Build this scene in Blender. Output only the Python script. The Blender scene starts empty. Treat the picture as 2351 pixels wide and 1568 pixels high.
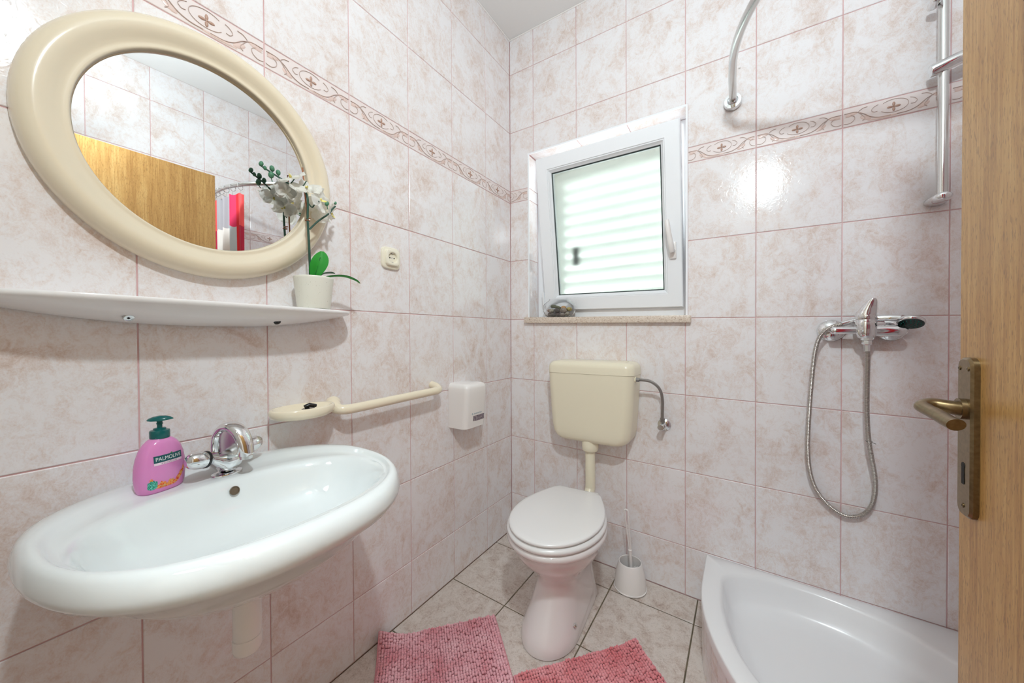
import bpy, bmesh, math, random
import numpy as np
from mathutils import Vector, Matrix
PI = math.pi
random.seed(7); rng = np.random.default_rng(7)
SC = bpy.context.scene; COL = SC.collection
R = math.radians

# ---------------------------------------------------------------- camera
YAW, PITCH, ROLL = -33.109, -0.558, -0.261
FPX = 806.6
def cam_axes():
    y, p, r = R(YAW), R(PITCH), R(ROLL)
    f = Vector((math.sin(y)*math.cos(p), math.cos(y)*math.cos(p), math.sin(p)))
    ri = Vector((math.cos(y), -math.sin(y), 0)); u = ri.cross(f)
    return ri*math.cos(r)+u*math.sin(r), -ri*math.sin(r)+u*math.cos(r), f
cr, cu, cf = cam_axes()
cam = bpy.data.cameras.new('camera'); camo = bpy.data.objects.new('camera', cam); COL.objects.link(camo)
camo.matrix_world = Matrix(((cr.x, cu.x, -cf.x, 1.109), (cr.y, cu.y, -cf.y, -1.670), (cr.z, cu.z, -cf.z, 1.094), (0, 0, 0, 1)))
cam.sensor_width = 36; cam.sensor_fit = 'HORIZONTAL'; cam.lens = FPX/2351*36
cam.shift_x = -4.25/2351; cam.shift_y = 0; cam.clip_start = 0.01
SC.camera = camo

# ---------------------------------------------------------------- world, lights, exposure
w = bpy.data.worlds.new('world'); SC.world = w; w.use_nodes = True
bg = w.node_tree.nodes['Background']
bg.inputs[0].default_value = (0.97, 1.0, 1.0, 1); bg.inputs[1].default_value = 4.2
def area(name, loc, target, size, power, col, shape='DISK'):
    l = bpy.data.lights.new(name, 'AREA'); l.shape = shape; l.size = size; l.energy = power; l.color = col
    o = bpy.data.objects.new(name, l); COL.objects.link(o); o.location = loc
    o.rotation_euler = (Vector(target)-Vector(loc)).to_track_quat('-Z', 'Y').to_euler(); return o
area('wall_lamp_light', (1.22, -1.62, 2.26), (0.70, -0.60, 0.9), 0.10, 9.5, (0.84, 0.96, 1.0))
area('bounce_light', (1.15, -1.45, 2.12), (1.15, -1.30, 3.0), 0.30, 6.5, (0.80, 0.945, 1.0))
area('hall_fill_light', (0.95, -2.45, 2.5), (0.95, -2.4, 0), 0.5, 9.0, (0.86, 0.965, 1.0))  # unseen fill added in the hall to soften shadows through the doorway
SC.view_settings.view_transform = 'Standard'; SC.view_settings.look = 'None'
SC.view_settings.gamma = 1; SC.view_settings.use_curve_mapping = False
SC.view_settings.exposure = 0.68
SC.cycles.max_bounces = 10; SC.cycles.transmission_bounces = 8; SC.cycles.diffuse_bounces = 6
SC.cycles.use_denoising = True; SC.cycles.sample_clamp_indirect = 6.0
SC.cycles.caustics_refractive = True; SC.cycles.caustics_reflective = False

# ---------------------------------------------------------------- materials
MATS = {}
def s2l(c):
    return tuple(((x/255)/12.92 if x/255 <= 0.04045 else ((x/255+0.055)/1.055)**2.4) for x in c)
def mat(name, col=(0.8, 0.8, 0.8), rough=0.5, metal=0, **k):
    m = bpy.data.materials.new(name); m.use_nodes = True; MATS[name] = m
    b = m.node_tree.nodes['Principled BSDF']
    b.inputs['Base Color'].default_value = (*col, 1); b.inputs['Roughness'].default_value = rough
    b.inputs['Metallic'].default_value = metal
    for a, v in k.items():
        b.inputs[a.replace('_', ' ')].default_value = v
    return m
class NT:
    def __init__(s, m): s.t = m.node_tree; s.b = s.t.nodes.get('Principled BSDF')
    def n(s, typ, ins=None, **at):
        x = s.t.nodes.new(typ)
        for a, v in at.items(): setattr(x, a, v)
        for a, v in (ins or {}).items():
            if isinstance(v, bpy.types.NodeSocket): s.t.links.new(v, x.inputs[a])
            else: x.inputs[a].default_value = v
        return x
    def l(s, a, b): s.t.links.new(a, b)
    def ramp(s, fac, stops):
        r = s.n('ShaderNodeValToRGB', {'Fac': fac}); e = r.color_ramp.elements
        while len(e) < len(stops): e.new(0.5)
        for i, (p, c) in enumerate(stops): e[i].position = p; e[i].color = (*c, 1)
        return r.outputs['Color']
    def coords(s, scale=(1, 1, 1), rand=True, kind='Object', rot=(0, 0, 0)):
        tc = s.n('ShaderNodeTexCoord').outputs[kind]
        if rand:
            oi = s.n('ShaderNodeObjectInfo').outputs['Random']
            mu = s.n('ShaderNodeMath', {0: oi, 1: 37.0}, operation='MULTIPLY').outputs[0]
            tc = s.n('ShaderNodeVectorMath', {0: tc, 1: mu}, operation='ADD').outputs[0]
        return s.n('ShaderNodeMapping', {'Vector': tc, 'Scale': scale, 'Rotation': rot}).outputs[0]
    def noise(s, v, scale, detail=4, rough=0.5, dist=0.0):
        return s.n('ShaderNodeTexNoise', {'Vector': v, 'Scale': scale, 'Detail': detail, 'Roughness': rough, 'Distortion': dist}).outputs['Fac']
    def mix(s, f, a, b, mode='MIX'):
        x = s.n('ShaderNodeMix', data_type='RGBA', blend_type=mode)
        for i, v in ((0, f), (6, a), (7, b)):
            if isinstance(v, bpy.types.NodeSocket): s.l(v, x.inputs[i])
            else: x.inputs[i].default_value = v if i == 0 else (*v, 1)
        return x.outputs[2]
    def bump(s, h, strength=0.3, dist=0.002):
        bp = s.n('ShaderNodeBump', {'Height': h, 'Strength': strength, 'Distance': dist})
        s.l(bp.outputs[0], s.b.inputs['Normal'])

def tile_mat(name, light, mid, dark, rough, scale=1.0, bump=0.35, grey=None):
    m = mat(name, rough=rough); t = NT(m)
    v = t.coords((scale, scale, scale*0.8), rot=(0.3, 0.5, 0.4))
    big = t.noise(v, 10, 6, 0.68, 0.7)
    med = t.noise(v, 38, 6, 0.72, 1.6)
    fine = t.noise(v, 340, 3, 0.7)
    f = t.n('ShaderNodeMath', {0: big, 1: 0.46}, operation='MULTIPLY').outputs[0]
    f = t.n('ShaderNodeMath', {0: med, 1: 0.34, 2: f}, operation='MULTIPLY_ADD').outputs[0]
    f = t.n('ShaderNodeMath', {0: fine, 1: 0.20, 2: f}, operation='MULTIPLY_ADD').outputs[0]
    c = t.ramp(f, [(0.455, light), (0.515, tuple((a+b)/2 for a, b in zip(light, mid))), (0.555, mid), (0.635, dark)])
    if not grey:   # pale crackle veins in the glaze
        vn = t.n('ShaderNodeTexNoise', {'Vector': v, 'Scale': 48, 'Detail': 4, 'Roughness': 0.6, 'Distortion': 1.8}, noise_type='RIDGED_MULTIFRACTAL').outputs['Fac']
        vf = t.ramp(vn, [(0.62, (0, 0, 0)), (0.92, (0.75, 0.75, 0.75))])
        c = t.mix(vf, c, s2l((240, 234, 234)))
    if grey:
        g = t.ramp(t.noise(v, 70, 5, 0.7, 2.0), [(0.56, (0, 0, 0)), (0.68, (1, 1, 1))])
        c = t.mix(t.n('ShaderNodeMath', {0: g, 1: 0.55}, operation='MULTIPLY').outputs[0], c, grey)
    t.l(c, t.b.inputs['Base Color'])
    vo = t.n('ShaderNodeTexNoise', {'Vector': v, 'Scale': 55, 'Detail': 3, 'Distortion': 2.2}, noise_type='RIDGED_MULTIFRACTAL').outputs['Fac']
    t.bump(vo, bump, 0.0008)
    return m
tile_mat('wall_tile', s2l((236, 233, 235)), s2l((226, 214, 210)), s2l((212, 192, 182)), 0.13, bump=0.27)
tile_mat('floor_tile', s2l((216, 206, 199)), s2l((196, 180, 170)), s2l((164, 140, 130)), 0.33, scale=2.0, bump=0.3, grey=s2l((104, 92, 80)))
m = mat('grout', s2l((186, 138, 136)), 0.8); t = NT(m)
t.l(t.ramp(t.noise(t.coords(rand=False), 14, 4), [(0.3, s2l((224, 188, 190))), (0.7, s2l((204, 164, 162)))]), t.b.inputs['Base Color'])
m = mat('floor_grout', s2l((112, 102, 84)), 0.85); t = NT(m)
t.l(t.ramp(t.noise(t.coords(rand=False), 30, 4), [(0.3, s2l((126, 114, 94))), (0.7, s2l((84, 76, 60)))]), t.b.inputs['Base Color'])
mat('border_ground', s2l((232, 221, 219)), 0.22)
mat('border_relief', s2l((222, 198, 190)), 0.25)
mat('border_line', s2l((194, 172, 164)), 0.3)
mat('border_flower', s2l((186, 152, 136)), 0.3)
m = mat('ceiling_paint', s2l((232, 231, 230)), 0.9); t = NT(m); t.bump(t.noise(t.coords(rand=False), 60, 4), 0.25, 0.002)
mat('white_paint', s2l((225, 222, 216)), 0.8)
mat('ceramic', s2l((230, 235, 236)), 0.06, Coat_Weight=0.4, Coat_Roughness=0.03)
mat('shelf_ceramic', s2l((241, 239, 239)), 0.08, Coat_Weight=0.4, Coat_Roughness=0.03)
mat('toilet_ceramic', s2l((232, 227, 227)), 0.08, Coat_Weight=0.3, Coat_Roughness=0.03)
mat('seat_plastic', s2l((232, 230, 230)), 0.22)
mat('tray_enamel', s2l((236, 236, 238)), 0.2)
mat('cream_plastic', s2l((236, 224, 200)), 0.16, Coat_Weight=0.3, Coat_Roughness=0.05)
mat('cistern_plastic', s2l((236, 228, 205)), 0.27)
mat('mirror_frame_cream', s2l((229, 216, 192)), 0.17, Coat_Weight=0.3, Coat_Roughness=0.06)
mat('socket_plastic', s2l((236, 230, 212)), 0.25)
mat('white_plastic', s2l((238, 234, 232)), 0.25)
mat('pvc', s2l((243, 245, 249)), 0.25)
mat('mirror_silver', (0.93, 0.95, 0.95), 0.01, 1)
mat('chrome', (0.78, 0.79, 0.80), 0.07, 1)
mat('worn_chrome', (0.68, 0.69, 0.68), 0.2, 1)
m = mat('brass_bronze', s2l((132, 112, 80)), 0.3, 0.9); t = NT(m)
t.l(t.ramp(t.noise(t.coords(rand=False), 180, 3), [(0.3, s2l((134, 114, 84))), (0.75, s2l((112, 94, 66)))]), t.b.inputs['Base Color'])
mat('black_plastic', (0.012, 0.012, 0.013), 0.25)
mat('dark_hole', (0.01, 0.009, 0.008), 0.8)
mat('seal_rubber', (0.02, 0.035, 0.035), 0.5)
mat('teal_plastic', s2l((8, 92, 92)), 0.2)
mat('pink_soap', s2l((222, 140, 198)), 0.12, Subsurface_Weight=0.15, Subsurface_Radius=(0.03, 0.012, 0.02), Subsurface_Scale=0.5)
mat('label_teal', s2l((22, 84, 90)), 0.35)
mat('label_white', s2l((240, 214, 230)), 0.35)
mat('label_letter', s2l((236, 240, 238)), 0.4)
mat('label_grey', s2l((90, 80, 96)), 0.4)
mat('logo_blue', s2l((70, 130, 160)), 0.4)
m = mat('stone_sill', s2l((214, 196, 178)), 0.35); t = NT(m)
vv = t.n('ShaderNodeTexVoronoi', {'Vector': t.coords(rand=False), 'Scale': 260.0}).outputs['Color']
hs = t.n('ShaderNodeSeparateColor', {0: vv}).outputs[0]
t.l(t.ramp(hs, [(0.0, s2l((178, 156, 138))), (0.12, s2l((206, 188, 172))), (0.5, s2l((216, 200, 184))), (0.97, s2l((226, 214, 202)))]), t.b.inputs['Base Color'])
def wood(name, a, b, c):
    m = mat(name, rough=0.35); t = NT(m)
    v = t.coords((1, 1, 0.045), rand=False)
    n1 = t.noise(v, 180, 4, 0.6, 0.3); n2 = t.noise(t.coords((1, 1, 0.03), rand=False), 22, 4, 0.55, 0.6)
    v3 = t.coords((1, 1, 0.16), rand=False); n3 = t.noise(v3, 560, 2, 0.6)
    f = t.n('ShaderNodeMath', {0: n1, 1: 0.55}, operation='MULTIPLY').outputs[0]
    f = t.n('ShaderNodeMath', {0: n2, 1: 0.45, 2: f}, operation='MULTIPLY_ADD').outputs[0]
    col = t.ramp(f, [(0.38, a), (0.5, b), (0.64, c)])
    pores = t.ramp(n3, [(0.56, (0, 0, 0)), (0.66, (1, 1, 1))])
    pf = t.n('ShaderNodeMath', {0: pores, 1: 0.55}, operation='MULTIPLY').outputs[0]
    t.l(t.mix(pf, col, tuple(x*0.5 for x in c)), t.b.inputs['Base Color']); t.bump(n3, 0.15, 0.0004)
    return m
wood('oak_veneer', s2l((204, 163, 102)), s2l((188, 143, 83)), s2l((164, 118, 64)))
m = mat('pile_pink', s2l((206, 112, 122)), 0.95, Sheen_Weight=0.3); t = NT(m)
t.l(t.ramp(t.noise(t.coords(rand=False), 9, 4, 0.6), [(0.36, s2l((234, 184, 192))), (0.5, s2l((226, 166, 176))), (0.66, s2l((214, 136, 146)))]), t.b.inputs['Base Color'])
m = mat('pile_coral', s2l((212, 96, 104)), 0.95, Sheen_Weight=0.3); t = NT(m)
t.l(t.ramp(t.noise(t.coords(rand=False), 9, 4, 0.6), [(0.36, s2l((232, 160, 166))), (0.5, s2l((222, 138, 144))), (0.66, s2l((212, 112, 118)))]), t.b.inputs['Base Color'])
mat('mat_binding', s2l((222, 150, 160)), 0.9)
mat('leaf_green', s2l((40, 150, 52)), 0.35)
mat('leaf_dark', s2l((20, 92, 50)), 0.35)
mat('stem_green', s2l((38, 78, 64)), 0.5)
mat('bud_green', s2l((74, 128, 98)), 0.5)
mat('stake_brown', s2l((158, 98, 66)), 0.6)
m = mat('petal', s2l((250, 249, 244)), 0.5); t = NT(m)
tl = t.n('ShaderNodeBsdfTranslucent', {'Color': (0.97, 0.97, 0.94, 1)}); mx_ = t.n('ShaderNodeMixShader', {0: 0.5, 1: t.b.outputs[0], 2: tl.outputs[0]})
t.l(mx_.outputs[0], t.t.nodes['Material Output'].inputs[0])
mat('yellow_lip', s2l((240, 226, 130)), 0.5)
m = mat('pot_white', s2l((232, 231, 220)), 0.4); t = NT(m)
t.l(t.ramp(t.noise(t.coords(rand=False), 320, 2), [(0.70, s2l((232, 231, 220))), (0.76, s2l((150, 140, 120)))]), t.b.inputs['Base Color'])
mat('moss', s2l((60, 80, 50)), 0.9)
for n_, c_ in dict(cloth_grey=(178, 172, 178), cloth_white=(236, 228, 222), cloth_pink=(226, 40, 92), cloth_silver=(196, 202, 206),
                   cloth_red=(214, 12, 30), cloth_crimson=(190, 22, 62), cloth_coral=(250, 84, 84)).items():
    mat(n_, s2l(c_), 0.7)
mat('clear_glass', (1, 1, 1), 0.0, Transmission_Weight=1.0, IOR=1.35)
m = mat('frosted_glass', (0.52, 0.56, 0.545), 0.14, Transmission_Weight=1.0, IOR=1.25); t = NT(m)
t.bump(t.noise(t.coords(rand=False), 380, 3, 0.7), 0.5, 0.0012)
for i, c_ in enumerate([(150, 138, 132), (120, 112, 106), (196, 188, 172), (172, 160, 150), (112, 118, 88), (206, 190, 120), (216, 164, 104), (134, 122, 120), (186, 150, 140)]):
    m = mat('pebble_%d' % i, s2l(c_), 0.55); t = NT(m)
    t.l(t.ramp(t.noise(t.coords(), 160, 4), [(0.3, s2l(c_)), (0.7, s2l(tuple(int(x*0.72) for x in c_)))]), t.b.inputs['Base Color'])
m = mat('hose_metal', (0.52, 0.49, 0.46), 0.28, 1)
m = mat('braided_steel', (0.4, 0.39, 0.38), 0.4, 1); t = NT(m)
t.bump(t.n('ShaderNodeTexWave', {'Vector': t.coords(rand=False), 'Scale': 220.0}).outputs['Fac'], 0.6, 0.001)
m = mat('print_reef', rough=0.35); t = NT(m)
t.l(t.ramp(t.noise(t.coords(rand=False), 330, 3, 0.6, 1.0), [(0.34, s2l((190, 30, 30))), (0.44, s2l((226, 84, 30))), (0.52, s2l((240, 150, 50))), (0.6, s2l((236, 190, 130))), (0.68, s2l((70, 130, 60)))]), t.b.inputs['Base Color'])
m = mat('print_coral', rough=0.35); t = NT(m)
t.l(t.ramp(t.noise(t.coords(rand=False), 420, 3, 0.6, 1.0), [(0.36, s2l((10, 90, 80))), (0.5, s2l((40, 160, 130))), (0.62, s2l((120, 210, 200)))]), t.b.inputs['Base Color'])
m = mat('print_photo', rough=0.3); t = NT(m)
t.l(t.ramp(t.noise(t.coords(rand=False), 190, 4, 0.7), [(0.36, s2l((70, 62, 76))), (0.5, s2l((130, 118, 130))), (0.58, s2l((176, 164, 168))), (0.68, s2l((110, 92, 72)))]), t.b.inputs['Base Color'])
mat('shutter_white', s2l((240, 243, 240)), 0.5)
m = mat('slat_white', s2l((245, 248, 244)), 0.5); t = NT(m)
tl = t.n('ShaderNodeBsdfTranslucent', {'Color': (0.92, 0.95, 0.93, 1)}); mx_ = t.n('ShaderNodeMixShader', {0: 0.36, 1: t.b.outputs[0], 2: tl.outputs[0]})
t.l(mx_.outputs[0], t.t.nodes['Material Output'].inputs[0])
mat('outside_render', s2l((240, 246, 238)), 0.9)
mat('shower_face', s2l((20, 44, 44)), 0.35)
mat('nozzle_teal', s2l((20, 140, 124)), 0.4)
mat('overflow_brown', s2l((104, 88, 70)), 0.4)
mat('dirt', s2l((176, 140, 90)), 0.8)

# ---------------------------------------------------------------- mesh builder
class MB:
    def __init__(s): s.v = []; s.f = []; s.m = []
    def add(s, V, F, mi=0):
        o = len(s.v); s.v += [tuple(p) for p in V]; s.f += [tuple(i+o for i in f) for f in F]; s.m += [mi]*len(F); return s
    def box(s, a, b, bev=0.0, seg=2, mi=0, M=None):
        bm = bmesh.new(); bmesh.ops.create_cube(bm, size=1)
        for v in bm.verts:
            v.co = Vector([(a[i]+b[i])/2+v.co[i]*(b[i]-a[i]) for i in range(3)])
        if bev: bmesh.ops.bevel(bm, geom=list(bm.edges), offset=bev, segments=seg, affect='EDGES', profile=0.5)
        return s.bm(bm, mi, M)
    def bm(s, bm, mi=0, M=None):
        bm.verts.index_update()
        V = [(M @ v.co if M else v.co)[:] for v in bm.verts]; F = [[v.index for v in f.verts] for f in bm.faces]
        bm.free(); return s.add(V, F, mi)
    def rings(s, rs, cap=(True, True), closed=True, mi=0):
        n = len(rs[0]); V = [p for r in rs for p in r]; F = []
        for i in range(len(rs)-1):
            for j in range(n if closed else n-1):
                k = (j+1) % n; F.append((i*n+j, i*n+k, (i+1)*n+k, (i+1)*n+j))
        if cap[0]: F.append(tuple(range(n))[::-1])
        if cap[1]: F.append(tuple((len(rs)-1)*n+j for j in range(n)))
        return s.add(V, F, mi)
    def tube(s, pts, r, n=12, cap=True, mi=0, flat=1.0):
        pts = [Vector(p) for p in pts]; rr = r if isinstance(r, (list, tuple)) else [r]*len(pts)
        T = []
        for i in range(len(pts)):
            T.append((pts[min(i+1, len(pts)-1)]-pts[max(i-1, 0)]).normalized())
        up = Vector((0, 0, 1)) if abs(T[0].z) < 0.9 else Vector((1, 0, 0))
        N = (up-T[0]*up.dot(T[0])).normalized(); rs = []
        for i, p in enumerate(pts):
            if i: N = (N-T[i]*N.dot(T[i])).normalized()
            B = T[i].cross(N)
            rs.append([p+(N*math.cos(2*PI*j/n)*flat+B*math.sin(2*PI*j/n))*rr[i] for j in range(n)])
        return s.rings(rs, (cap, cap), mi=mi)
    def lathe(s, prof, c, n=32, axis='Z', cap=(True, True), mi=0, M=None):
        rs = []
        for r, h in prof:
            ring = []
            for j in range(n):
                a = 2*PI*j/n; x, y = r*math.cos(a), r*math.sin(a)
                p = {'Z': (x, y, h), 'X': (h, x, y), 'Y': (x, -h, y)}[axis]
                p = Vector(p)
                if M: p = M @ p
                ring.append(p+Vector(c))
            rs.append(ring)
        return s.rings(rs, cap, mi=mi)
    def ball(s, c, r, sub=2, mi=0, M=None):
        bm = bmesh.new(); bmesh.ops.create_icosphere(bm, subdivisions=sub, radius=1)
        rr = r if isinstance(r, (tuple, list)) else (r, r, r)
        for v in bm.verts:
            p = Vector((v.co.x*rr[0], v.co.y*rr[1], v.co.z*rr[2]))
            if M: p = M @ p
            v.co = p+Vector(c)
        return s.bm(bm, mi)
def smooth_path(P, n=8):
    P = [Vector(p) for p in P]; out = []
    Q = [2*P[0]-P[1]]+P+[2*P[-1]-P[-2]]
    for i in range(1, len(Q)-2):
        a, b, c, d = Q[i-1:i+3]
        for k in range(n):
            t = k/n; out.append(0.5*((2*b)+(c-a)*t+(2*a-5*b+4*c-d)*t*t+(3*b-a-3*c+d)*t**3))
    out.append(P[-1]); return out
WLOC = {}
def recalc(me):
    bm = bmesh.new(); bm.from_mesh(me); bmesh.ops.recalc_face_normals(bm, faces=bm.faces); bm.to_mesh(me); bm.free()
def mesh_of(name, mb, mats, smooth=40, off=Vector((0, 0, 0)), fix=True):
    me = bpy.data.meshes.new(name)
    me.from_pydata([(p[0]-off.x, p[1]-off.y, p[2]-off.z) for p in mb.v], [], mb.f)
    for mn in (mats if isinstance(mats, (list, tuple)) else [mats]): me.materials.append(MATS[mn])
    me.polygons.foreach_set('material_index', mb.m)
    if fix: recalc(me)
    if smooth:
        me.polygons.foreach_set('use_smooth', [True]*len(me.polygons)); me.set_sharp_from_angle(angle=R(smooth))
    me.update(); return me
def obj(name, mb, mats, parent=None, smooth=40, loc=None, label=None, fix=True):
    base = WLOC[parent.name] if parent else Vector(loc or (0, 0, 0))
    off = base if parent else base
    o = bpy.data.objects.new(name, mesh_of(name, mb, mats, smooth, off, fix)); COL.objects.link(o)
    if parent: o.parent = parent
    else: o.location = base
    WLOC[o.name] = base.copy()
    if label: o['label'] = label
    return o
def tag(o, label, cat, group=None, kind=None):
    o['label'] = label; o['category'] = cat
    if group: o['group'] = group
    if kind: o['kind'] = kind
    return o
def thing(name, label, cat, loc, group=None):
    o = bpy.data.objects.new(name, None); o.empty_display_size = 0.05; COL.objects.link(o); o.location = loc
    WLOC[o.name] = Vector(loc); return tag(o, label, cat, group)
def struct(name, mb, mats, label, smooth=0):
    o = obj(name, mb, mats, smooth=smooth); tag(o, label, name.split('_')[0]); o['kind'] = 'structure'; return o
def text_mb(txt, size):
    cu_ = bpy.data.curves.new('lettering', 'FONT'); cu_.body = txt; cu_.size = size; cu_.align_x = 'CENTER'; cu_.align_y = 'CENTER'; cu_.resolution_u = 3
    to = bpy.data.objects.new('lettering', cu_); COL.objects.link(to); bpy.context.view_layer.update()
    me = bpy.data.meshes.new_from_object(to.evaluated_get(bpy.context.evaluated_depsgraph_get()))
    V = [tuple(v.co) for v in me.vertices]; F = [tuple(p.vertices) for p in me.polygons]
    bpy.data.objects.remove(to); bpy.data.curves.remove(cu_); bpy.data.meshes.remove(me)
    return V, F

# ---------------------------------------------------------------- room frame
TL, TB = -0.0096, -0.0241       # fitted slopes: tile courses, floor and ceiling sheared in z to match image perspective
def fz(x, y): return TB*x-TL*y
XR, YF, H = 1.88, -1.80, 2.7754
ROWS = [0.0, 0.2105, 0.5364, 0.8660, 1.1985, 1.5282, 1.8585, 1.9236, 2.2525, 2.5791, H]
def WPL(u, z, h): return Vector((h, -u, z+TL*u))
def WPB(u, z, h): return Vector((u, -h, z+TB*u))
def WPR(u, z, h): return Vector((XR-h, -u, z-0.045+TL*u))
# window opening in the back wall (in wall coordinates u, z)
WX0, WX1, WZ0, WZ1 = 0.121, 0.906, 1.2118, 2.1065
def poly_tile(name, poly, P, parent, mat_='wall_tile', h0=-0.004, h1=0.0, gap=0.0013, bev=0.0016, cache={}):
    """one tile: polygon (u,z) counter-clockwise, axis-aligned edges; P maps (u,z,h) to the room"""
    n = len(poly)
    def inset(d):
        out = []
        for i in range(n):
            a, b, c = poly[i-1], poly[i], poly[(i+1) % n]
            e1 = (b[0]-a[0], b[1]-a[1]); e2 = (c[0]-b[0], c[1]-b[1])
            l1 = math.hypot(*e1); l2 = math.hypot(*e2)
            n1 = (-e1[1]/l1, e1[0]/l1); n2 = (-e2[1]/l2, e2[0]/l2)
            out.append((b[0]+d*(n1[0]+n2[0]), b[1]+d*(n1[1]+n2[1])))
        return out
    o0 = P(poly[0][0], poly[0][1], 0)
    r0, r1, r2 = inset(gap), inset(gap*1.1), inset(gap+bev)
    rings = [[P(u, z, h0)-o0 for u, z in r0], [P(u, z, h1-bev*0.7)-o0 for u, z in r1], [P(u, z, h1)-o0 for u, z in r2]]
    key = (P.__name__, mat_, tuple((round(p.x, 3), round(p.y, 3), round(p.z, 3)) for p in rings[2]))
    if key not in cache:
        mb = MB(); mb.rings(rings, (False, True)); cache[key] = mesh_of(name, mb, mat_, 0)
    o = bpy.data.objects.new(name, cache[key]); COL.objects.link(o); o.location = o0; o.parent = parent; return o
def clip(poly_rect, hole):
    u0, u1, z0, z1 = poly_rect; a0, a1, b0, b1 = hole
    if a0 >= u1-1e-4 or a1 <= u0+1e-4 or b0 >= z1-1e-4 or b1 <= z0+1e-4: return [(u0, z0), (u1, z0), (u1, z1), (u0, z1)]
    iu0, iu1, iz0, iz1 = a0 > u0+0.012, a1 < u1-0.012, b0 > z0+0.012, b1 < z1-0.012   # which sides are left over
    k = (iu0, iu1, iz0, iz1)
    if not any(k): return None
    if k == (1, 0, 0, 0): return [(u0, z0), (a0, z0), (a0, z1), (u0, z1)]
    if k == (0, 1, 0, 0): return [(a1, z0), (u1, z0), (u1, z1), (a1, z1)]
    if k == (0, 0, 1, 0): return [(u0, z0), (u1, z0), (u1, b0), (u0, b0)]
    if k == (0, 0, 0, 1): return [(u0, b1), (u1, b1), (u1, z1), (u0, z1)]
    if k == (1, 0, 1, 0): return [(u0, z0), (u1, z0), (u1, b0), (a0, b0), (a0, z1), (u0, z1)]
    if k == (0, 1, 1, 0): return [(u0, z0), (u1, z0), (u1, z1), (a1, z1), (a1, b0), (u0, b0)]
    if k == (1, 0, 0, 1): return [(u0, z0), (a0, z0), (a0, b1), (u1, b1), (u1, z1), (u0, z1)]
    if k == (0, 1, 0, 1): return [(a1, z0), (u1, z0), (u1, z1), (u0, z1), (u0, b1), (a1, b1)]
    return [(u0, z0), (u1, z0), (u1, z1), (u0, z1)]
def relief_mb():
    """scrolls and a flower for one 25 cm border tile, x 0..0.25, z 0..0.065, height along +y' (third value)"""
    ln, fl, gd = MB(), MB(), MB()
    def curve(pts, r, mb=ln, h=0.0012):
        mb.tube([(x, h, z) for x, z in [(p.x, p.z) for p in smooth_path([(a, 0, b) for a, b in pts], 5)]], r, 6, flat=0.8)
    cx, cz = 0.125, 0.034
    ring = [(cx+0.034*math.cos(a), cz+0.021*math.sin(a)+0.003) for a in np.linspace(-2.6, 2.4, 16)]
    curve(ring, 0.0008)
    for k in range(4):
        a = k*PI/2; M = Matrix.Rotation(-a, 3, 'Y')
        fl.ball((cx+0.0092*math.cos(a), 0.001, cz+0.0082*math.sin(a)), (0.0072, 0.0022, 0.0036), 2, M=M)
    fl.ball((cx, 0.001, cz), 0.0026, 1)
    for sx in (0, 1):
        f = (lambda x: x) if sx == 0 else (lambda x: 0.25-x)
        zz = (lambda z: z) if sx == 0 else (lambda z: 0.065-z)
        curve([(f(0.118), 0.008), (f(0.092), 0.009), (f(0.070), 0.018), (f(0.052), 0.034), (f(0.030), 0.045), (f(0.004), 0.046)], 0.0014)
        curve([(f(0.088), 0.052), (f(0.078), 0.047), (f(0.072), 0.038), (f(0.078), 0.030), (f(0.086), 0.031)], 0.0009)
        curve([(f(0.062), 0.054), (f(0.050), 0.052), (f(0.040), 0.043), (f(0.046), 0.034), (f(0.056), 0.018), (f(0.050), 0.010)], 0.0011)
        curve([(f(0.002), 0.012), (f(0.016), 0.010), (f(0.028), 0.018), (f(0.030), 0.030), (f(0.020), 0.038)], 0.0010)
        gd.ball((f(0.058), 0.0, 0.018), (0.016, 0.0016, 0.007), 2, M=Matrix.Rotation((0.5 if sx == 0 else -0.5), 3, 'Y'))
        gd.ball((f(0.020), 0.0, 0.040), (0.020, 0.0014, 0.007), 2, M=Matrix.Rotation((-0.2 if sx == 0 else 0.2), 3, 'Y'))
    gd.ball((0.10, 0.0, 0.007), (0.040, 0.0014, 0.004), 2)
    return ln, fl, gd
RL = relief_mb()
def relief(P, u0, u1, z0, parent, flip=False):
    """relief for a border tile from u0 to u1; clipped where the tile is cut"""
    full = 0.25
    for mb, nm, mt in zip(RL, ('scroll_relief', 'flower_relief', 'wash_relief'), ('border_line', 'border_flower', 'border_relief')):
        off = u0 if u1-u0 > 0.2 or not flip else u1-full
        if u1-u0 <= 0.2 and not flip: off = u1-full if u0 < 0.01 else u0
        V = []; keep = {}
        for i, (x, h, z) in enumerate(mb.v):
            u = off+x
            if u0+0.002 <= u <= u1-0.002: keep[i] = len(V); V.append(P(u, z0+z, max(0.0002, h)))
        F = [[keep[i] for i in f] for f in mb.f if all(i in keep for i in f)]
        if F:
            m2 = MB(); m2.add(V, F); obj(nm, m2, mt, parent, fix=False)
def tile_wall(parent, P, cols, hole=None, relief_on=True):
    for ci in range(len(cols)-1):
        u0, u1 = cols[ci], cols[ci+1]
        for ri in range(len(ROWS)-1):
            z0, z1 = ROWS[ri], ROWS[ri+1]
            border = ri == 6
            pts = clip((u0, u1, z0, z1), hole) if hole else [(u0, z0), (u1, z0), (u1, z1), (u0, z1)]
            if pts is None: continue
            nm = 'border_tile' if border else 'wall_tile'
            o = poly_tile(nm, pts, P, parent, 'border_ground' if border else 'wall_tile')
            WLOC[o.name] = Vector(o.location)
            if border and relief_on:
                us = [p[0] for p in pts]
                relief(P, min(us), max(us), z0, o)

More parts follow.
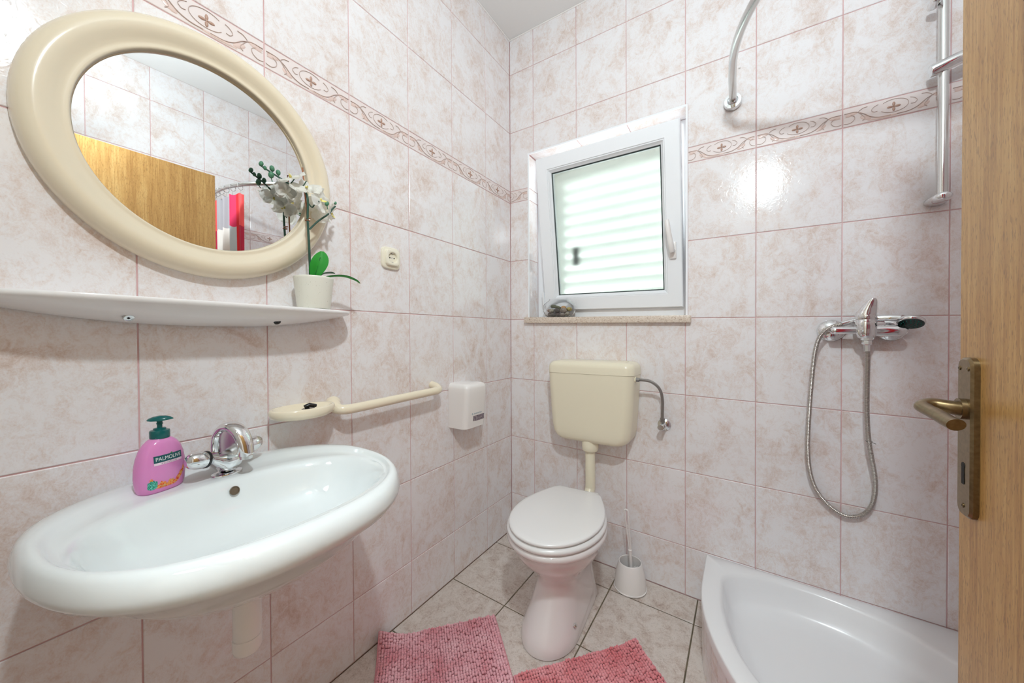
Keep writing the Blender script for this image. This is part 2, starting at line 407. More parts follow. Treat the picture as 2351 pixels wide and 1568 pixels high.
# ---------------------------------------------------------------- room shell
def slab(P, u0, u1, z0, z1, h0, h1):
    mb = MB(); V = [P(u, z, h) for h in (h0, h1) for (u, z) in ((u0, z0), (u1, z0), (u1, z1), (u0, z1))]
    mb.add(V, [(0, 1, 2, 3), (4, 5, 6, 7), (0, 1, 5, 4), (1, 2, 6, 5), (2, 3, 7, 6), (3, 0, 4, 7)]); return mb
GB = -0.0022    # grout level behind the tile faces
wl = struct('wall_left', slab(WPL, 0.0, -YF, -0.06, H+0.05, -0.12, GB), 'grout', 'left wall of glossy pink marbled tiles behind the washbasin')
tile_wall(wl, WPL, [0, 0.225, 0.475, 0.725, 0.975, 1.225, 1.475, 1.725, 1.80])
mb = MB()
for (a, b, c, d) in ((-0.12, WX0-0.0025, -0.06, H+0.05), (WX1+0.0025, XR+0.12, -0.06, H+0.05), (WX0-0.0025, WX1+0.0025, -0.06, WZ0-0.03), (WX0-0.0025, WX1+0.0025, WZ1+0.0025, H+0.05)):
    q = slab(WPB, a, b, c, d, -0.26, GB); mb.add(q.v, q.f)
wb = struct('wall_back', mb, 'grout', 'back wall of pink marbled tiles with the small window above the cistern')
tile_wall(wb, WPB, [0, 0.151, 0.401, 0.651, 0.901, 1.151, 1.401, 1.651, 1.88], hole=(WX0-0.004, WX1+0.004, WZ0-0.032, WZ1+0.004))
wr = struct('wall_right', slab(WPR, 0.0, -YF, -0.06, H+0.08, -0.12, GB), 'grout', 'right wall of pink marbled tiles seen in the round mirror')
tile_wall(wr, WPR, [0, 0.085, 0.335, 0.585, 0.835, 1.085, 1.335, 1.585, 1.80])
mb = MB()   # front wall with the doorway the camera looks through
mb.box((-0.12, YF-0.14, -0.1), (0.54, YF, 2.85)); mb.box((1.375, YF-0.14, -0.1), (2.0, YF, 2.85)); mb.box((0.54, YF-0.14, 2.0), (1.375, YF, 2.85))
struct('wall_front', mb, 'white_paint', 'painted front wall with the open doorway')
mb = MB()
mb.box((-0.4, -3.1, -0.1), (-0.3, YF-0.14, 2.85)); mb.box((2.3, -3.1, -0.1), (2.4, YF-0.14, 2.85)); mb.box((-0.4, -3.2, -0.1), (2.4, -3.1, 2.85))
struct('wall_hall', mb, 'white_paint', 'plain white hallway walls outside the doorway')
def plane_slab(z0, z1, x0, x1, y0, y1):
    mb = MB(); V = [Vector((x, y, z+fz(x, y))) for z in (z0, z1) for (x, y) in ((x0, y0), (x1, y0), (x1, y1), (x0, y1))]
    mb.add(V, [(0, 1, 2, 3), (4, 5, 6, 7), (0, 1, 5, 4), (1, 2, 6, 5), (2, 3, 7, 6), (3, 0, 4, 7)]); return mb
struct('ceiling', plane_slab(H, H+0.1, -0.4, 2.4, -3.2, 0.05), 'ceiling_paint', 'plain pale grey painted ceiling')
fl = struct('floor', plane_slab(-0.12, GB, -0.4, 2.4, -3.2, 0.0), 'floor_grout', 'floor of mottled beige stone-look tiles')
def PF(u, z, h): return Vector((u, -z, h+fz(u, -z)))
fx = [0.0, 0.284, 0.617, 0.950, 1.283, 1.616, XR]; fy = [0.0, 0.152, 0.486, 0.82, 1.154, 1.488, 1.80]
for i in range(len(fx)-1):
    for j in range(len(fy)-1):
        poly_tile('floor_tile', [(fx[i], fy[j]), (fx[i], fy[j+1]), (fx[i+1], fy[j+1]), (fx[i+1], fy[j])][::-1], PF, fl, 'floor_tile', gap=0.0022)
# cove line of old silicone where wall meets ceiling
mb = MB(); mb.tube([WPL(0, H-0.003, 0.002), WPL(1.8, H-0.003, 0.002)], 0.0035, 6); mb.tube([WPB(0, H-0.003, 0.002), WPB(XR, H-0.003, 0.002)], 0.0035, 6)
struct('trim_1', mb, 'white_plastic', 'thin sealant line where tiled walls meet the ceiling')

# ---------------------------------------------------------------- window
FY0, FY1 = 0.105, 0.165
def SP(u, v, n):   # sash plane, tilted inwards at the top
    a = R(7.9); return Vector((0.180+u, 0.080-v*math.sin(a)-n*math.cos(a), 1.2475-0.0241*u+v*math.cos(a)-n*math.sin(a)))
SW, SH = 0.703, 0.802
def frame_loft(prof, u0, u1, v0, v1, P):
    """mitred frame: profile of (inset, height) pairs swept around a rectangle"""
    mb = MB(); rs = []
    for d, n in prof:
        rs.append([P(u0+d, v0+d, n), P(u1-d, v0+d, n), P(u1-d, v1-d, n), P(u0+d, v1-d, n)])
    V = [p for r in rs for p in r]; F = []
    m = len(rs)
    for i in range(m):
        for j in range(4):
            k = (j+1) % 4; i2 = (i+1) % m; F.append((i*4+j, i*4+k, i2*4+k, i2*4+j))
    return mb.add(V, F)
def FP(u, v, n): return Vector((u, FY0-n, v+TB*u))
win = struct('window_1', frame_loft([(0, -0.06), (0, 0), (0.040, 0), (0.044, -0.004), (0.044, -0.06)], WX0, WX1, WZ0, WZ1, FP), 'pvc', 'white tilting window with frosted glass above the cistern', smooth=30)
sash = obj('sash', frame_loft([(0, -0.055), (0, -0.004), (0.004, 0), (0.062, 0), (0.064, -0.002), (0.064, -0.055)], 0, SW, 0, SH, SP), 'pvc', win, smooth=30)
obj('glazing_bead', frame_loft([(0.0645, -0.05), (0.0645, -0.003), (0.069, -0.0035), (0.072, -0.010), (0.080, -0.017), (0.082, -0.024), (0.082, -0.05)], 0, SW, 0, SH, SP), 'pvc', sash, smooth=30)
obj('rubber_seal', frame_loft([(0.0815, -0.026), (0.0815, -0.020), (0.0855, -0.022), (0.0855, -0.026)], 0, SW, 0, SH, SP), 'seal_rubber', sash, smooth=0)
mb = slab(SP, 0.083, SW-0.083, 0.083, SH-0.083, -0.032, -0.026); obj('frosted_pane', mb, 'frosted_glass', sash, smooth=0, label='frosted glass pane')
for (u_, v_) in ((-0.012, 0.03),):
    mb = MB(); V = [SP(u_+a, v_+b, c) for c in (-0.03, 0.004) for a, b in ((0, 0), (0.012, 0), (0.012, 0.07), (0, 0.07))]
    mb.add(V, [(0, 1, 2, 3), (4, 5, 6, 7), (0, 1, 5, 4), (1, 2, 6, 5), (2, 3, 7, 6), (3, 0, 4, 7)]); obj('hinge_cover', mb, 'pvc', sash)
Mh = Matrix.Identity(4)
def sp_box(u0, u1, v0, v1, n0, n1, bev):
    b = MB().box((u0, v0, n0), (u1, v1, n1), bev, 2); b.v = [SP(*p) for p in b.v]; return b
hp = obj('window_handle', sp_box(0.652, 0.680, 0.218, 0.292, 0.0, 0.011, 0.004), 'white_plastic', sash)
mb = MB(); mb.tube([SP(0.666, 0.252, 0.008), SP(0.666, 0.252, 0.032)], 0.011, 14)
mb.tube([SP(*p) for p in [(0.667, 0.247, 0.034), (0.666, 0.262, 0.040), (0.662, 0.29, 0.043), (0.656, 0.33, 0.045), (0.651, 0.372, 0.045), (0.650, 0.385, 0.044)]], [0.009, 0.0115, 0.0115, 0.0105, 0.0105, 0.007], 12)
obj('handle_lever', mb, 'white_plastic', hp)
# sill
mb = MB().box((0.1015, -0.022, -0.031), (0.924, 0.105, 0.0), 0.002, 2); mb.v = [(x, y, z+1.2096+TB*x) for x, y, z in mb.v]
obj('window_sill', mb, 'stone_sill', win)
# tiled reveals
def PRL(u, z, h): return Vector((WX0+h, u, z+TB*WX0))
def PRR(u, z, h): return Vector((WX1-h, u, z+TB*WX1))
def PRT(u, z, h): return Vector((u, z, WZ1-h+TB*u))
zs = [WZ0]+[r for r in ROWS if WZ0 < r < WZ1]+[WZ1-0.003]
for PP in (PRL, PRR):
    for k in range(len(zs)-1):
        o = poly_tile('reveal_tile', [(0.0, zs[k]), (0.104, zs[k]), (0.104, zs[k+1]), (0.0, zs[k+1])], PP, win)
        WLOC[o.name] = Vector(o.location)
for a, b in ((WX0, 0.401), (0.401, 0.651), (0.651, WX1)):
    poly_tile('reveal_tile', [(a, 0.0), (b, 0.0), (b, 0.104), (a, 0.104)], PRT, win)
mb = MB()   # corner profile round the opening
for (a, b, c, d) in ((WX0-0.0045, WX0+0.003, WZ0-0.002, WZ1-0.003), (WX1-0.003, WX1+0.0045, WZ0-0.002, WZ1-0.003), (WX0-0.0045, WX1+0.0045, WZ1-0.003, WZ1+0.0045)):
    q = slab(WPB, a, b, c, d, -0.004, 0.0022); mb.add(q.v, q.f)
obj('corner_profile', mb, 'pvc', win, smooth=0)
# outside: rendered jambs and the roller shutter
mb = MB()
mb.box((-0.25, 0.265, 0.9), (0.13, 0.40, 2.5)); mb.box((0.90, 0.265, 0.9), (1.25, 0.40, 2.5)); mb.box((-0.25, 0.265, 0.9), (1.25, 0.40, 1.18)); mb.box((-0.25, 0.265, 2.12), (1.25, 0.40, 2.5))
struct('wall_outside', mb, 'outside_render', 'pale rendered outer wall around the window opening')
sh = thing('louvred_shutter', 'white louvred shutter closed outside behind the frosted window pane', 'shutter', (0.53, 0.32, 1.18))
def OP(u, v, n): return Vector((u, 0.31-n, v))
obj('shutter_frame', frame_loft([(0, -0.035), (0, 0), (0.06, 0), (0.06, -0.035)], 0.13, 0.90, 1.18, 2.12, OP), 'slat_white', sh, smooth=0)
z = 1.245
while z < 2.05:
    mb = MB(); V = [(x, y, zz) for x in (0.19, 0.84) for (y, zz) in ((0.312, z+0.052), (0.316, z+0.056), (0.342, z+0.002), (0.338, z-0.002))]
    mb.add(V, [(0, 1, 2, 3), (4, 5, 6, 7), (0, 1, 5, 4), (1, 2, 6, 5), (2, 3, 7, 6), (3, 0, 4, 7)]); obj('slat', mb, 'slat_white', sh, smooth=0); z += 0.070
mb = MB().box((0.262, 0.270, 1.52), (0.292, 0.309, 1.63), 0.004); obj('latch', mb, 'black_plastic', sh)

# ---------------------------------------------------------------- door
DX, DY0, DY1 = 1.3565, -0.9385, -1.74
mb = MB().box((DX, DY1, 0.0), (DX+0.04, DY0, 1.995), 0.0008, 1)
door = struct('door_1', mb, 'oak_veneer', 'oak veneer door standing open at the right edge', smooth=30)
# floor is sheared to match the image, leave the gap under the door as it is
PZ0, PZ1, PY0, PY1 = 0.860, 1.066, -0.9535, -0.9880
def rr_ring(y0, y1, z0, z1, r, x, n=5):
    out = []
    for (cy, cz, a0) in ((y1-r, z1-r, 0), (y0+r, z1-r, 90), (y0+r, z0+r, 180), (y1-r, z0+r, 270)):
        for k in range(n): a = R(a0+90*k/(n-1)); out.append(Vector((x, cy+r*math.cos(a), cz+r*math.sin(a))))
    return out
ya, yb = PY1, PY0
mb = MB(); mb.rings([rr_ring(ya, yb, PZ0, PZ1, 0.012, DX), rr_ring(ya, yb, PZ0, PZ1, 0.012, DX-0.005), rr_ring(ya+0.0025, yb-0.0025, PZ0+0.0025, PZ1-0.0025, 0.010, DX-0.0075)], (False, True))
hp = obj('handle_plate', mb, 'brass_bronze', door, smooth=35, label='bronze backplate with keyhole')
for (y, z) in ((-0.9600, 1.052), (-0.9805, 1.052), (-0.9705, 0.874)):
    mb = MB(); mb.lathe([(0.0030, -0.0074), (0.0030, -0.0082), (0.0018, -0.0086)], (DX, y, z), 12, 'X'); mb.lathe([(0.0011, -0.0087), (0.0003, -0.0084)], (DX, y, z), 4, 'X', mi=1)
    obj('screw', mb, ['brass_bronze', 'dark_hole'], hp)
mb = MB(); kx = DX-0.0078
mb.lathe([(0.0042, 0), (0.0042, 0.0004)], (kx-0.0002, -0.9705, 0.926), 14, 'X'); mb.box((kx-0.0003, -0.9735, 0.902), (kx+0.0001, -0.9675, 0.924))
obj('keyhole', mb, 'dark_hole', hp, smooth=0)
lz = 0.9995; ly = -0.9705
lv = smooth_path([(DX-0.006, ly, lz), (DX-0.020, ly, lz+0.001), (DX-0.034, ly+0.002, lz+0.003), (DX-0.0435, ly-0.003, lz+0.001), (DX-0.0450, ly-0.014, lz-0.001), (DX-0.0430, ly-0.040, lz-0.004), (DX-0.0415, ly-0.068, lz-0.0075), (DX-0.0405, ly-0.080, lz-0.0085)], 6)
rad = [0.0116-0.0034*min(1, i/(0.6*len(lv))) for i in range(len(lv))]
mb = MB(); mb.tube(lv, rad, 16, flat=0.84); mb.tube([(DX-0.0075, ly, lz), (DX-0.0125, ly, lz)], 0.0135, 20)
obj('handle_lever', mb, 'brass_bronze', door, smooth=50)
mb = MB()
for (x, y) in ((1.356, YF), (0.52, YF)):
    mb.box((x, YF-0.15, 0), (x+0.04, YF+0.012, 2.04), 0.003)
mb.box((0.52, YF-0.15, 2.0), (1.396, YF+0.012, 2.04), 0.003)
struct('trim_2', mb, 'oak_veneer', 'oak frame of the doorway')

# ---------------------------------------------------------------- shower tray
TZ = lambda x: 0.1845-0.018*(x-0.987)
def arc_outline(off, R0=0.70, cx=1.682, cy=-0.2, n=28):
    pts = [(cx-R0+off, -0.0)]
    r = R0-off
    for k in range(n+1):
        a = PI+ (PI/2)*k/n; pts.append((cx+r*math.cos(a), cy+r*math.sin(a)))
    pts.append((XR, cy-R0+off)); return pts
def clampw(p, e=0.001): return (min(max(p[0], 0), XR-e), min(p[1], -e))
outer = arc_outline(0.0)
inner_pts = [(1.042, -0.20), (1.044, -0.13), (1.066, -0.092), (1.103, -0.066), (1.186, -0.038), (1.275, -0.030), (1.361, -0.034), (1.440, -0.050), (1.513, -0.078), (1.613, -0.150), (1.700, -0.232), (1.768, -0.310), (1.805, -0.367), (1.838, -0.44), (1.850, -0.519), (1.852, -0.60), (1.846, -0.694), (1.820, -0.777), (1.786, -0.815), (1.75, -0.838), (1.68, -0.838),
             (1.55, -0.822), (1.43, -0.782), (1.32, -0.715), (1.225, -0.635), (1.139, -0.538), (1.094, -0.464), (1.064, -0.376), (1.046, -0.28)]
ipath = [(p.x, p.y) for p in smooth_path([(a, b, 0) for a, b in inner_pts+[inner_pts[0]]], 4)][:-1]
NI = len(ipath); cxy = (1.42, -0.44)
def outer_at(p):
    """ray from basin centre through p to the tray outline"""
    dx, dy = p[0]-cxy[0], p[1]-cxy[1]; best = None; poly = [(0.982, -0.0015)]+outer[1:]+[(XR-0.0015, -0.9), (XR-0.0015, -0.0015)]
    for i in range(len(poly)):
        a, b = poly[i], poly[(i+1) % len(poly)]; ex, ey = b[0]-a[0], b[1]-a[1]
        den = dx*ey-dy*ex
        if abs(den) < 1e-12: continue
        t_ = ((a[0]-cxy[0])*ey-(a[1]-cxy[1])*ex)/den; s_ = ((a[0]-cxy[0])*dy-(a[1]-cxy[1])*dx)/den
        if t_ > 0 and -1e-6 <= s_ <= 1+1e-6: best = t_ if best is None else min(best, t_)
    return (cxy[0]+dx*best, cxy[1]+dy*best)
# denser angular sampling so that the square corners survive
angs = set(math.atan2(p[1]-cxy[1], p[0]-cxy[0]) for p in ipath)
for c in ((0.982, -0.0015), (XR-0.0015, -0.0015), (XR-0.0015, -0.9), (0.982, -0.2)): angs.add(math.atan2(c[1]-cxy[1], c[0]-cxy[0]))
angs = sorted(angs)
def inner_at(a):
    dx, dy = math.cos(a), math.sin(a); best = 0
    for i in range(NI):
        p, q = ipath[i], ipath[(i+1) % NI]; ex, ey = q[0]-p[0], q[1]-p[1]; den = dx*ey-dy*ex
        if abs(den) < 1e-12: continue
        t_ = ((p[0]-cxy[0])*ey-(p[1]-cxy[1])*ex)/den; s_ = ((p[0]-cxy[0])*dy-(p[1]-cxy[1])*dx)/den
        if t_ > 0 and -1e-6 <= s_ <= 1+1e-6: best = t_
    return (cxy[0]+dx*best, cxy[1]+dy*best)
IN = [inner_at(a) for a in angs]; OUT = [outer_at(p) for p in IN]
def lerp(a, b, t): return (a[0]+(b[0]-a[0])*t, a[1]+(b[1]-a[1])*t)
def shrink(p, d):
    l = math.hypot(p[0]-cxy[0], p[1]-cxy[1]); return lerp(p, cxy, d/l)
rs = []
for (pts, dz) in (([shrink(p, 0.004) for p in OUT], -0.035), (OUT, -0.034), (OUT, -0.006), ([shrink(p, 0.0018) for p in OUT], -0.0018), ([shrink(p, 0.006) for p in OUT], 0.0),
                  ([shrink(p, -0.006) for p in IN], 0.0), ([shrink(p, 0.003) for p in IN], -0.003), ([shrink(p, 0.010) for p in IN], -0.012), ([shrink(p, 0.022) for p in IN], -0.045), ([shrink(p, 0.038) for p in IN], -0.078),
                  ([shrink(p, 0.058) for p in IN], -0.094), ([shrink(p, 0.10) for p in IN], -0.101), ([lerp(p, cxy, 0.6) for p in IN], -0.106), ([lerp(p, cxy, 0.9) for p in IN], -0.109)):
    rs.append([Vector((p[0], p[1], TZ(p[0])+dz)) for p in pts])
tray = thing('shower_tray', 'white quarter-round corner shower tray beneath the hand shower', 'shower tray', (1.43, -0.45, fz(1.43, -0.45)))
mb = MB(); mb.rings(rs, (False, True)); obj('tray_basin', mb, 'tray_enamel', tray, smooth=45)
mb = MB()
for k in range(7): mb.ball((1.170+random.uniform(-0.012, 0.014), -0.405+random.uniform(-0.012, 0.012), TZ(1.17)-0.1045), (random.uniform(0.001, 0.003), random.uniform(0.001, 0.0025), 0.0006), 1)
s_ = obj('limescale_stain', mb, 'dirt', tray); s_['kind'] = 'stuff'
mb = MB(); mb.lathe([(0.045, 0), (0.045, 0.004), (0.030, 0.006), (0.0, 0.006)], (1.42, -0.44, TZ(1.42)-0.110), 28, cap=(False, False)); obj('drain_cover', mb, 'chrome', tray)
# tiled apron under the rim
APR = arc_outline(0.004)
seglen = 0.0; strip = [APR[0]]; edges = [APR[0]]
path = [Vector((a, b, 0)) for a, b in APR]; acc = 0; marks = [(path[0])]
for i in range(len(path)-1):
    seg = path[i+1]-path[i]; L = seg.length; pos = 0
    while acc+(L-pos) >= 0.05:
        pos += 0.05-acc; acc = 0; marks.append(path[i]+seg*(pos/L))
    acc += L-pos
marks.append(path[-1])
mb = MB(); 
mb.rings([[Vector((p[0], p[1], fz(p[0], p[1])-0.01)) for p in arc_outline(0.008)], [Vector((p[0], p[1], TZ(p[0])-0.034)) for p in arc_outline(0.008)]], (False, False), closed=False)
obj('apron_grout', mb, 'grout', tray, smooth=0)
for i in range(len(marks)-1):
    a, b = marks[i], marks[i+1]; e = (b-a)
    if e.length < 0.02: continue
    t1 = e.normalized(); nrm = Vector((t1.y, -t1.x, 0))
    if nrm.dot(Vector((cxy[0], cxy[1], 0))-a) > 0: nrm = -nrm
    a2, b2 = a+t1*0.0012, b-t1*0.0012
    for (za, zb) in ((0.001, 0.105), (0.107, None)):
        V = []
        for p in (a2, b2):
            top = (zb+fz(p.x, p.y)) if zb else TZ(p.x)-0.0345
            for h in (-0.004, 0.0015):
                V += [p+nrm*h+Vector((0, 0, za+fz(p.x, p.y))), p+nrm*h+Vector((0, 0, top))]
        mb = MB(); mb.add(V, [(0, 1, 3, 2), (4, 5, 7, 6), (0, 1, 5, 4), (2, 3, 7, 6), (0, 2, 6, 4), (1, 3, 7, 5)]); obj('apron_tile', mb, 'wall_tile', tray, smooth=0)

# ================================================================ things on the left wall
# ---- round mirror
MC = (-1.3445, 1.5365)
mir = thing('round_mirror', 'round mirror in a wide glossy cream frame on the left wall', 'mirror', (0.0, MC[0], MC[1]-0.29))
def yc(prof, mats_n, n=96):   # lathe about the x axis through the mirror centre
    mb = MB(); mb.lathe(prof, (0, MC[0], MC[1]), n, 'X', cap=(False, False)); return mb
prof = [(0.215, 0.0005), (0.289, 0.0005), (0.2905, 0.006), (0.2895, 0.016), (0.286, 0.027), (0.279, 0.036), (0.270, 0.0405), (0.260, 0.0410), (0.250, 0.0375), (0.241, 0.0315), (0.234, 0.0275), (0.229, 0.0265), (0.2255, 0.0272), (0.2225, 0.0262), (0.2212, 0.0235), (0.2210, 0.013), (0.215, 0.011), (0.215, 0.0005)]
obj('mirror_frame', yc(prof, None), 'mirror_frame_cream', mir, smooth=60)
mb = MB(); mb.lathe([(0.2195, 0.008), (0.2195, 0.0128), (0.2188, 0.0135)], (0, MC[0], MC[1]), 96, 'X', cap=(True, True)); obj('mirror_glass', mb, 'mirror_silver', mir, smooth=30)

# ---- ceramic shelf
SY, SA = -1.358, 0.345
shelf = thing('wall_shelf', 'white ceramic shelf with a bow-shaped underside below the round mirror', 'shelf', (0, SY, 1.128))
def shelf_ring(a, d, z, n=64):
    out = []
    for k in range(n):
        t_ = PI*k/(n-1); c, s2 = math.cos(t_), math.sin(t_)
        out.append(Vector((0.0006+d*abs(s2)**(2/3.6), SY+a*math.copysign(abs(c)**(2/3.6), c), z)))
    return out
mb = MB()
def zc(z0, z1):   # underside falls away towards both ends
    return z0, z1
rs = [shelf_ring(SA-0.004, 0.118, 1.1745), shelf_ring(SA-0.002, 0.121, 1.1785), shelf_ring(SA, 0.1235, 1.1790), shelf_ring(SA+0.001, 0.1250, 1.1760), shelf_ring(SA, 0.1245, 1.1710), shelf_ring(SA-0.003, 0.121, 1.1675)]
lower = []
for t_ in (0.2, 0.4, 0.6, 0.8, 1.0):
    ring = shelf_ring(SA-0.003-0.010*t_, 0.121, 1.1675)
    r2 = []
    for p in ring:
        uu = (p.y-SY)/SA; drop = 0.041*max(0.0, 1-abs(uu)**2.4)
        d = p.x*(1-0.93*t_**1.25); r2.append(Vector((max(0.0006, d), p.y, p.z-drop*(1-(1-t_)**1.7))))
    lower.append(r2)
mb.rings(rs+lower, (True, True)); obj('shelf_body', mb, 'shelf_ceramic', shelf, smooth=60)
for (y, z, mt) in ((-1.5000, 1.1385, 'worn_chrome'), (-1.2290, 1.1405, 'black_plastic')):
    mb = MB(); M = Matrix.Rotation(R(38), 3, 'Y')
    mb.lathe([(0.0085, -0.004), (0.0085, 0.0010), (0.0062, 0.0022), (0.003, 0.0016)], (0.0680, y, z), 20, 'X', M=M)
    mb.lathe([(0.0026, 0.0019), (0.0006, 0.0026)], (0.0680, y, z), 4, 'X', M=M, mi=1)
    obj('screw', mb, [mt, 'dark_hole'], shelf, label='screw head' if mt == 'worn_chrome' else 'empty dark screw hole')

# ---- orchid
PX, PY, PZ = 0.070, -1.1335, 1.1795
orc = thing('potted_orchid', 'artificial white orchid in a white pot on the right end of the shelf', 'plant', (PX, PY, PZ))
mb = MB(); mb.lathe([(0.0375, 0.0), (0.0415, 0.0015), (0.0425, 0.006), (0.0508, 0.085), (0.0518, 0.090), (0.0506, 0.0915), (0.0486, 0.0905), (0.0470, 0.083), (0.0, 0.081)], (PX, PY, PZ), 40, cap=(True, False))
obj('flower_pot', mb, 'pot_white', orc, smooth=50)
mb = MB(); mb.lathe([(0.0, 0.086), (0.03, 0.084), (0.0462, 0.080)], (PX, PY, PZ), 24, cap=(False, False)); obj('moss', mb, 'moss', orc)
def OX(x, y, z): return (x, y, z)
stem = smooth_path([(0.072, -1.145, 1.262), (0.076, -1.147, 1.30), (0.080, -1.151, 1.363), (0.082, -1.155, 1.436), (0.084, -1.155, 1.482), (0.0780, -1.1580, 1.5076), (0.0700, -1.1707, 1.5220), (0.0620, -1.1911, 1.5214), (0.0540, -1.2144, 1.5326), (0.0490, -1.2336, 1.5416), (0.0450, -1.2534, 1.5503)], 6)
mb = MB(); mb.tube(stem, [0.0036-0.0017*i/len(stem) for i in range(len(stem))], 8)
mb.tube(smooth_path([(0.080, -1.149, 1.405), (0.084, -1.128, 1.432), (0.088, -1.100, 1.460), (0.090, -1.088, 1.478), (0.090, -1.079, 1.490)], 5), 0.0024, 8)
mb.tube(smooth_path([(0.084, -1.155, 1.478), (0.088, -1.146, 1.466), (0.096, -1.142, 1.474), (0.108, -1.136, 1.482)], 5), 0.0017, 6)
for p in ((0.0620, -1.1911, 1.5214), (0.0740, -1.1674, 1.5176)): mb.tube(smooth_path([p, (p[0]+0.008, p[1]+0.004, p[2]+0.008), (p[0]+0.012, p[1]+0.008, p[2]+0.018)], 4), 0.0014, 6)
obj('stem', mb, 'stem_green', orc, smooth=60)
mb = MB(); mb.tube([(0.066, -1.142, 1.262), (0.0660, -1.1480, 1.4427), (0.0560, -1.1547, 1.5827)], 0.0022, 8); obj('support_stake', mb, 'stake_brown', orc)
mb = MB()
for k in range(2): mb.lathe([(0.0058, -0.0012), (0.0068, 0.0), (0.0058, 0.0012), (0.0050, 0.0), (0.0058, -0.0012)], (0.079, -1.154+k*0.002, 1.428+k*0.006), 16, cap=(False, False), M=Matrix.Rotation(0.3*k, 3, 'X'))
obj('stem_tie', mb, 'stake_brown', orc)
buds = [(0.0450, -1.2534, 1.5562, 0.0065), (0.0460, -1.2452, 1.5483, 0.0052), (0.0520, -1.2307, 1.5509, 0.0072), (0.0520, -1.2331, 1.5331, 0.0082), (0.0560, -1.2176, 1.5442, 0.0068), (0.090, -1.079, 1.4985, 0.0048), (0.090, -1.104, 1.489, 0.0066)]
for i, (x, y, z, r) in enumerate(buds):
    mb = MB(); mb.ball((x, y, z), (r*0.85, r*0.85, r*1.15), 2, M=Matrix.Rotation(random.uniform(-0.5, 0.5), 3, 'X'))
    if i in (2, 3, 4, 6): mb.tube([(x, y, z-r), (x-0.003, y+0.004, z-r-0.008)], 0.0012, 6)
    obj('bud', mb, 'bud_green', orc, smooth=80)
def petal_mb(mb, c, M, L, W, ang, cup, mi=0, nl=9, nw=7):
    V = []; F = []
    for i in range(nl+1):
        t_ = i/nl; wd = W*(math.sin(PI*min(1, t_*0.94+0.03))**0.62)
        for j in range(nw+1):
            s2 = 2*j/nw-1; r = t_*L
            p = Vector((r*math.cos(ang)-s2*wd*math.sin(ang), r*math.sin(ang)+s2*wd*math.cos(ang), cup*(t_**1.6)*L-0.30*abs(s2)**2*wd+0.004*math.sin(7*t_+3*s2)*t_))
            V.append(M @ p+Vector(c))
    for i in range(nl):
        for j in range(nw): F.append((i*(nw+1)+j, i*(nw+1)+j+1, (i+1)*(nw+1)+j+1, (i+1)*(nw+1)+j))
    mb.add(V, F, mi)
flowers = [((0.0780, -1.1950, 1.5333), (0.2, -0.6, 0.8), 0.028, 0.6), ((0.0860, -1.1601, 1.5165), (0.7, -0.3, 0.65), 0.031, 0.2), ((0.0960, -1.1271, 1.4924), (0.9, 0.5, 0.2), 0.034, 0.9), ((0.0500, -1.1662, 1.4809), (-0.4, -0.6, 0.2), 0.030, 0.4), ((0.0500, -1.1137, 1.4763), (-0.6, 0.6, 0.3), 0.030, 1.1), ((0.0750, -1.0838, 1.4701), (0.6, 0.8, -0.2), 0.030, 0.5), ((0.0500, -1.1960, 1.4997), (-0.8, -0.2, 0.1), 0.026, 0.1)]
for c, d, L, tw in flowers:
    L *= 1.22
    q = Vector(d).normalized().to_track_quat('Z', 'Y').to_matrix() @ Matrix.Rotation(tw, 3, 'Z')
    mb = MB()
    for ang, LL, WW, cup in ((PI/2, 1.0, 0.34, 0.10), (PI/2+2.2, 0.98, 0.34, 0.12), (PI/2-2.2, 0.98, 0.34, 0.12)): petal_mb(mb, c, q, L*LL, L*WW, ang, cup)
    for ang in (0.15, PI-0.15): petal_mb(mb, Vector(c)+q @ Vector((0, 0, 0.0012)), q, L*1.08, L*0.60, ang, 0.05)
    f_ = obj('flower', mb, 'petal', orc, smooth=60, fix=False)
    mb = MB(); petal_mb(mb, Vector(c)+q @ Vector((0, 0, 0.002)), q, L*0.26, L*0.10, -PI/2, 0.9); mb.ball(Vector(c)+q @ Vector((0, 0, 0.003)), L*0.08, 1)
    obj('lip', mb, 'yellow_lip', f_, fix=False)
def leaf_mb(pts, W, n=6, fold=0.25, side=None):
    P = smooth_path(pts, 5); mb = MB(); V = []; m_ = len(P)
    for i, p in enumerate(P):
        t_ = i/(m_-1); T = (P[min(i+1, m_-1)]-P[max(i-1, 0)]).normalized()
        sd = Vector(side).normalized() if side else T.cross(Vector((0, 0, 1))).normalized()
        nr = sd.cross(T).normalized(); wd = W*(math.sin(PI*(0.06+0.92*t_**(1.0 if not side else 1.55)))**(0.7 if not side else 0.62))
        for layer in (0, 1):
            for j in range(n+1):
                s2 = 2*j/n-1; V.append(p+sd*s2*wd+nr*(abs(s2)*wd*fold-0.0012*layer))
    F = []; st = 2*(n+1)
    for i in range(m_-1):
        for j in range(n):
            F.append((i*st+j, i*st+j+1, (i+1)*st+j+1, (i+1)*st+j)); F.append((i*st+n+1+j, i*st+n+2+j, (i+1)*st+n+2+j, (i+1)*st+n+1+j))
    return mb.add(V, F)
lf = leaf_mb([(0.082, -1.140, 1.262), (0.092, -1.137, 1.285), (0.100, -1.132, 1.312), (0.102, -1.126, 1.344)], 0.0225, side=(0.47, 0.88, 0)); obj('leaf', lf, 'leaf_green', orc, smooth=60, fix=False)
mb = MB(); mb.tube([(0.0855, -1.140, 1.266), (0.096, -1.136, 1.300), (0.1015, -1.131, 1.326)], 0.0009, 6); obj('leaf_vein', mb, 'leaf_dark', orc)
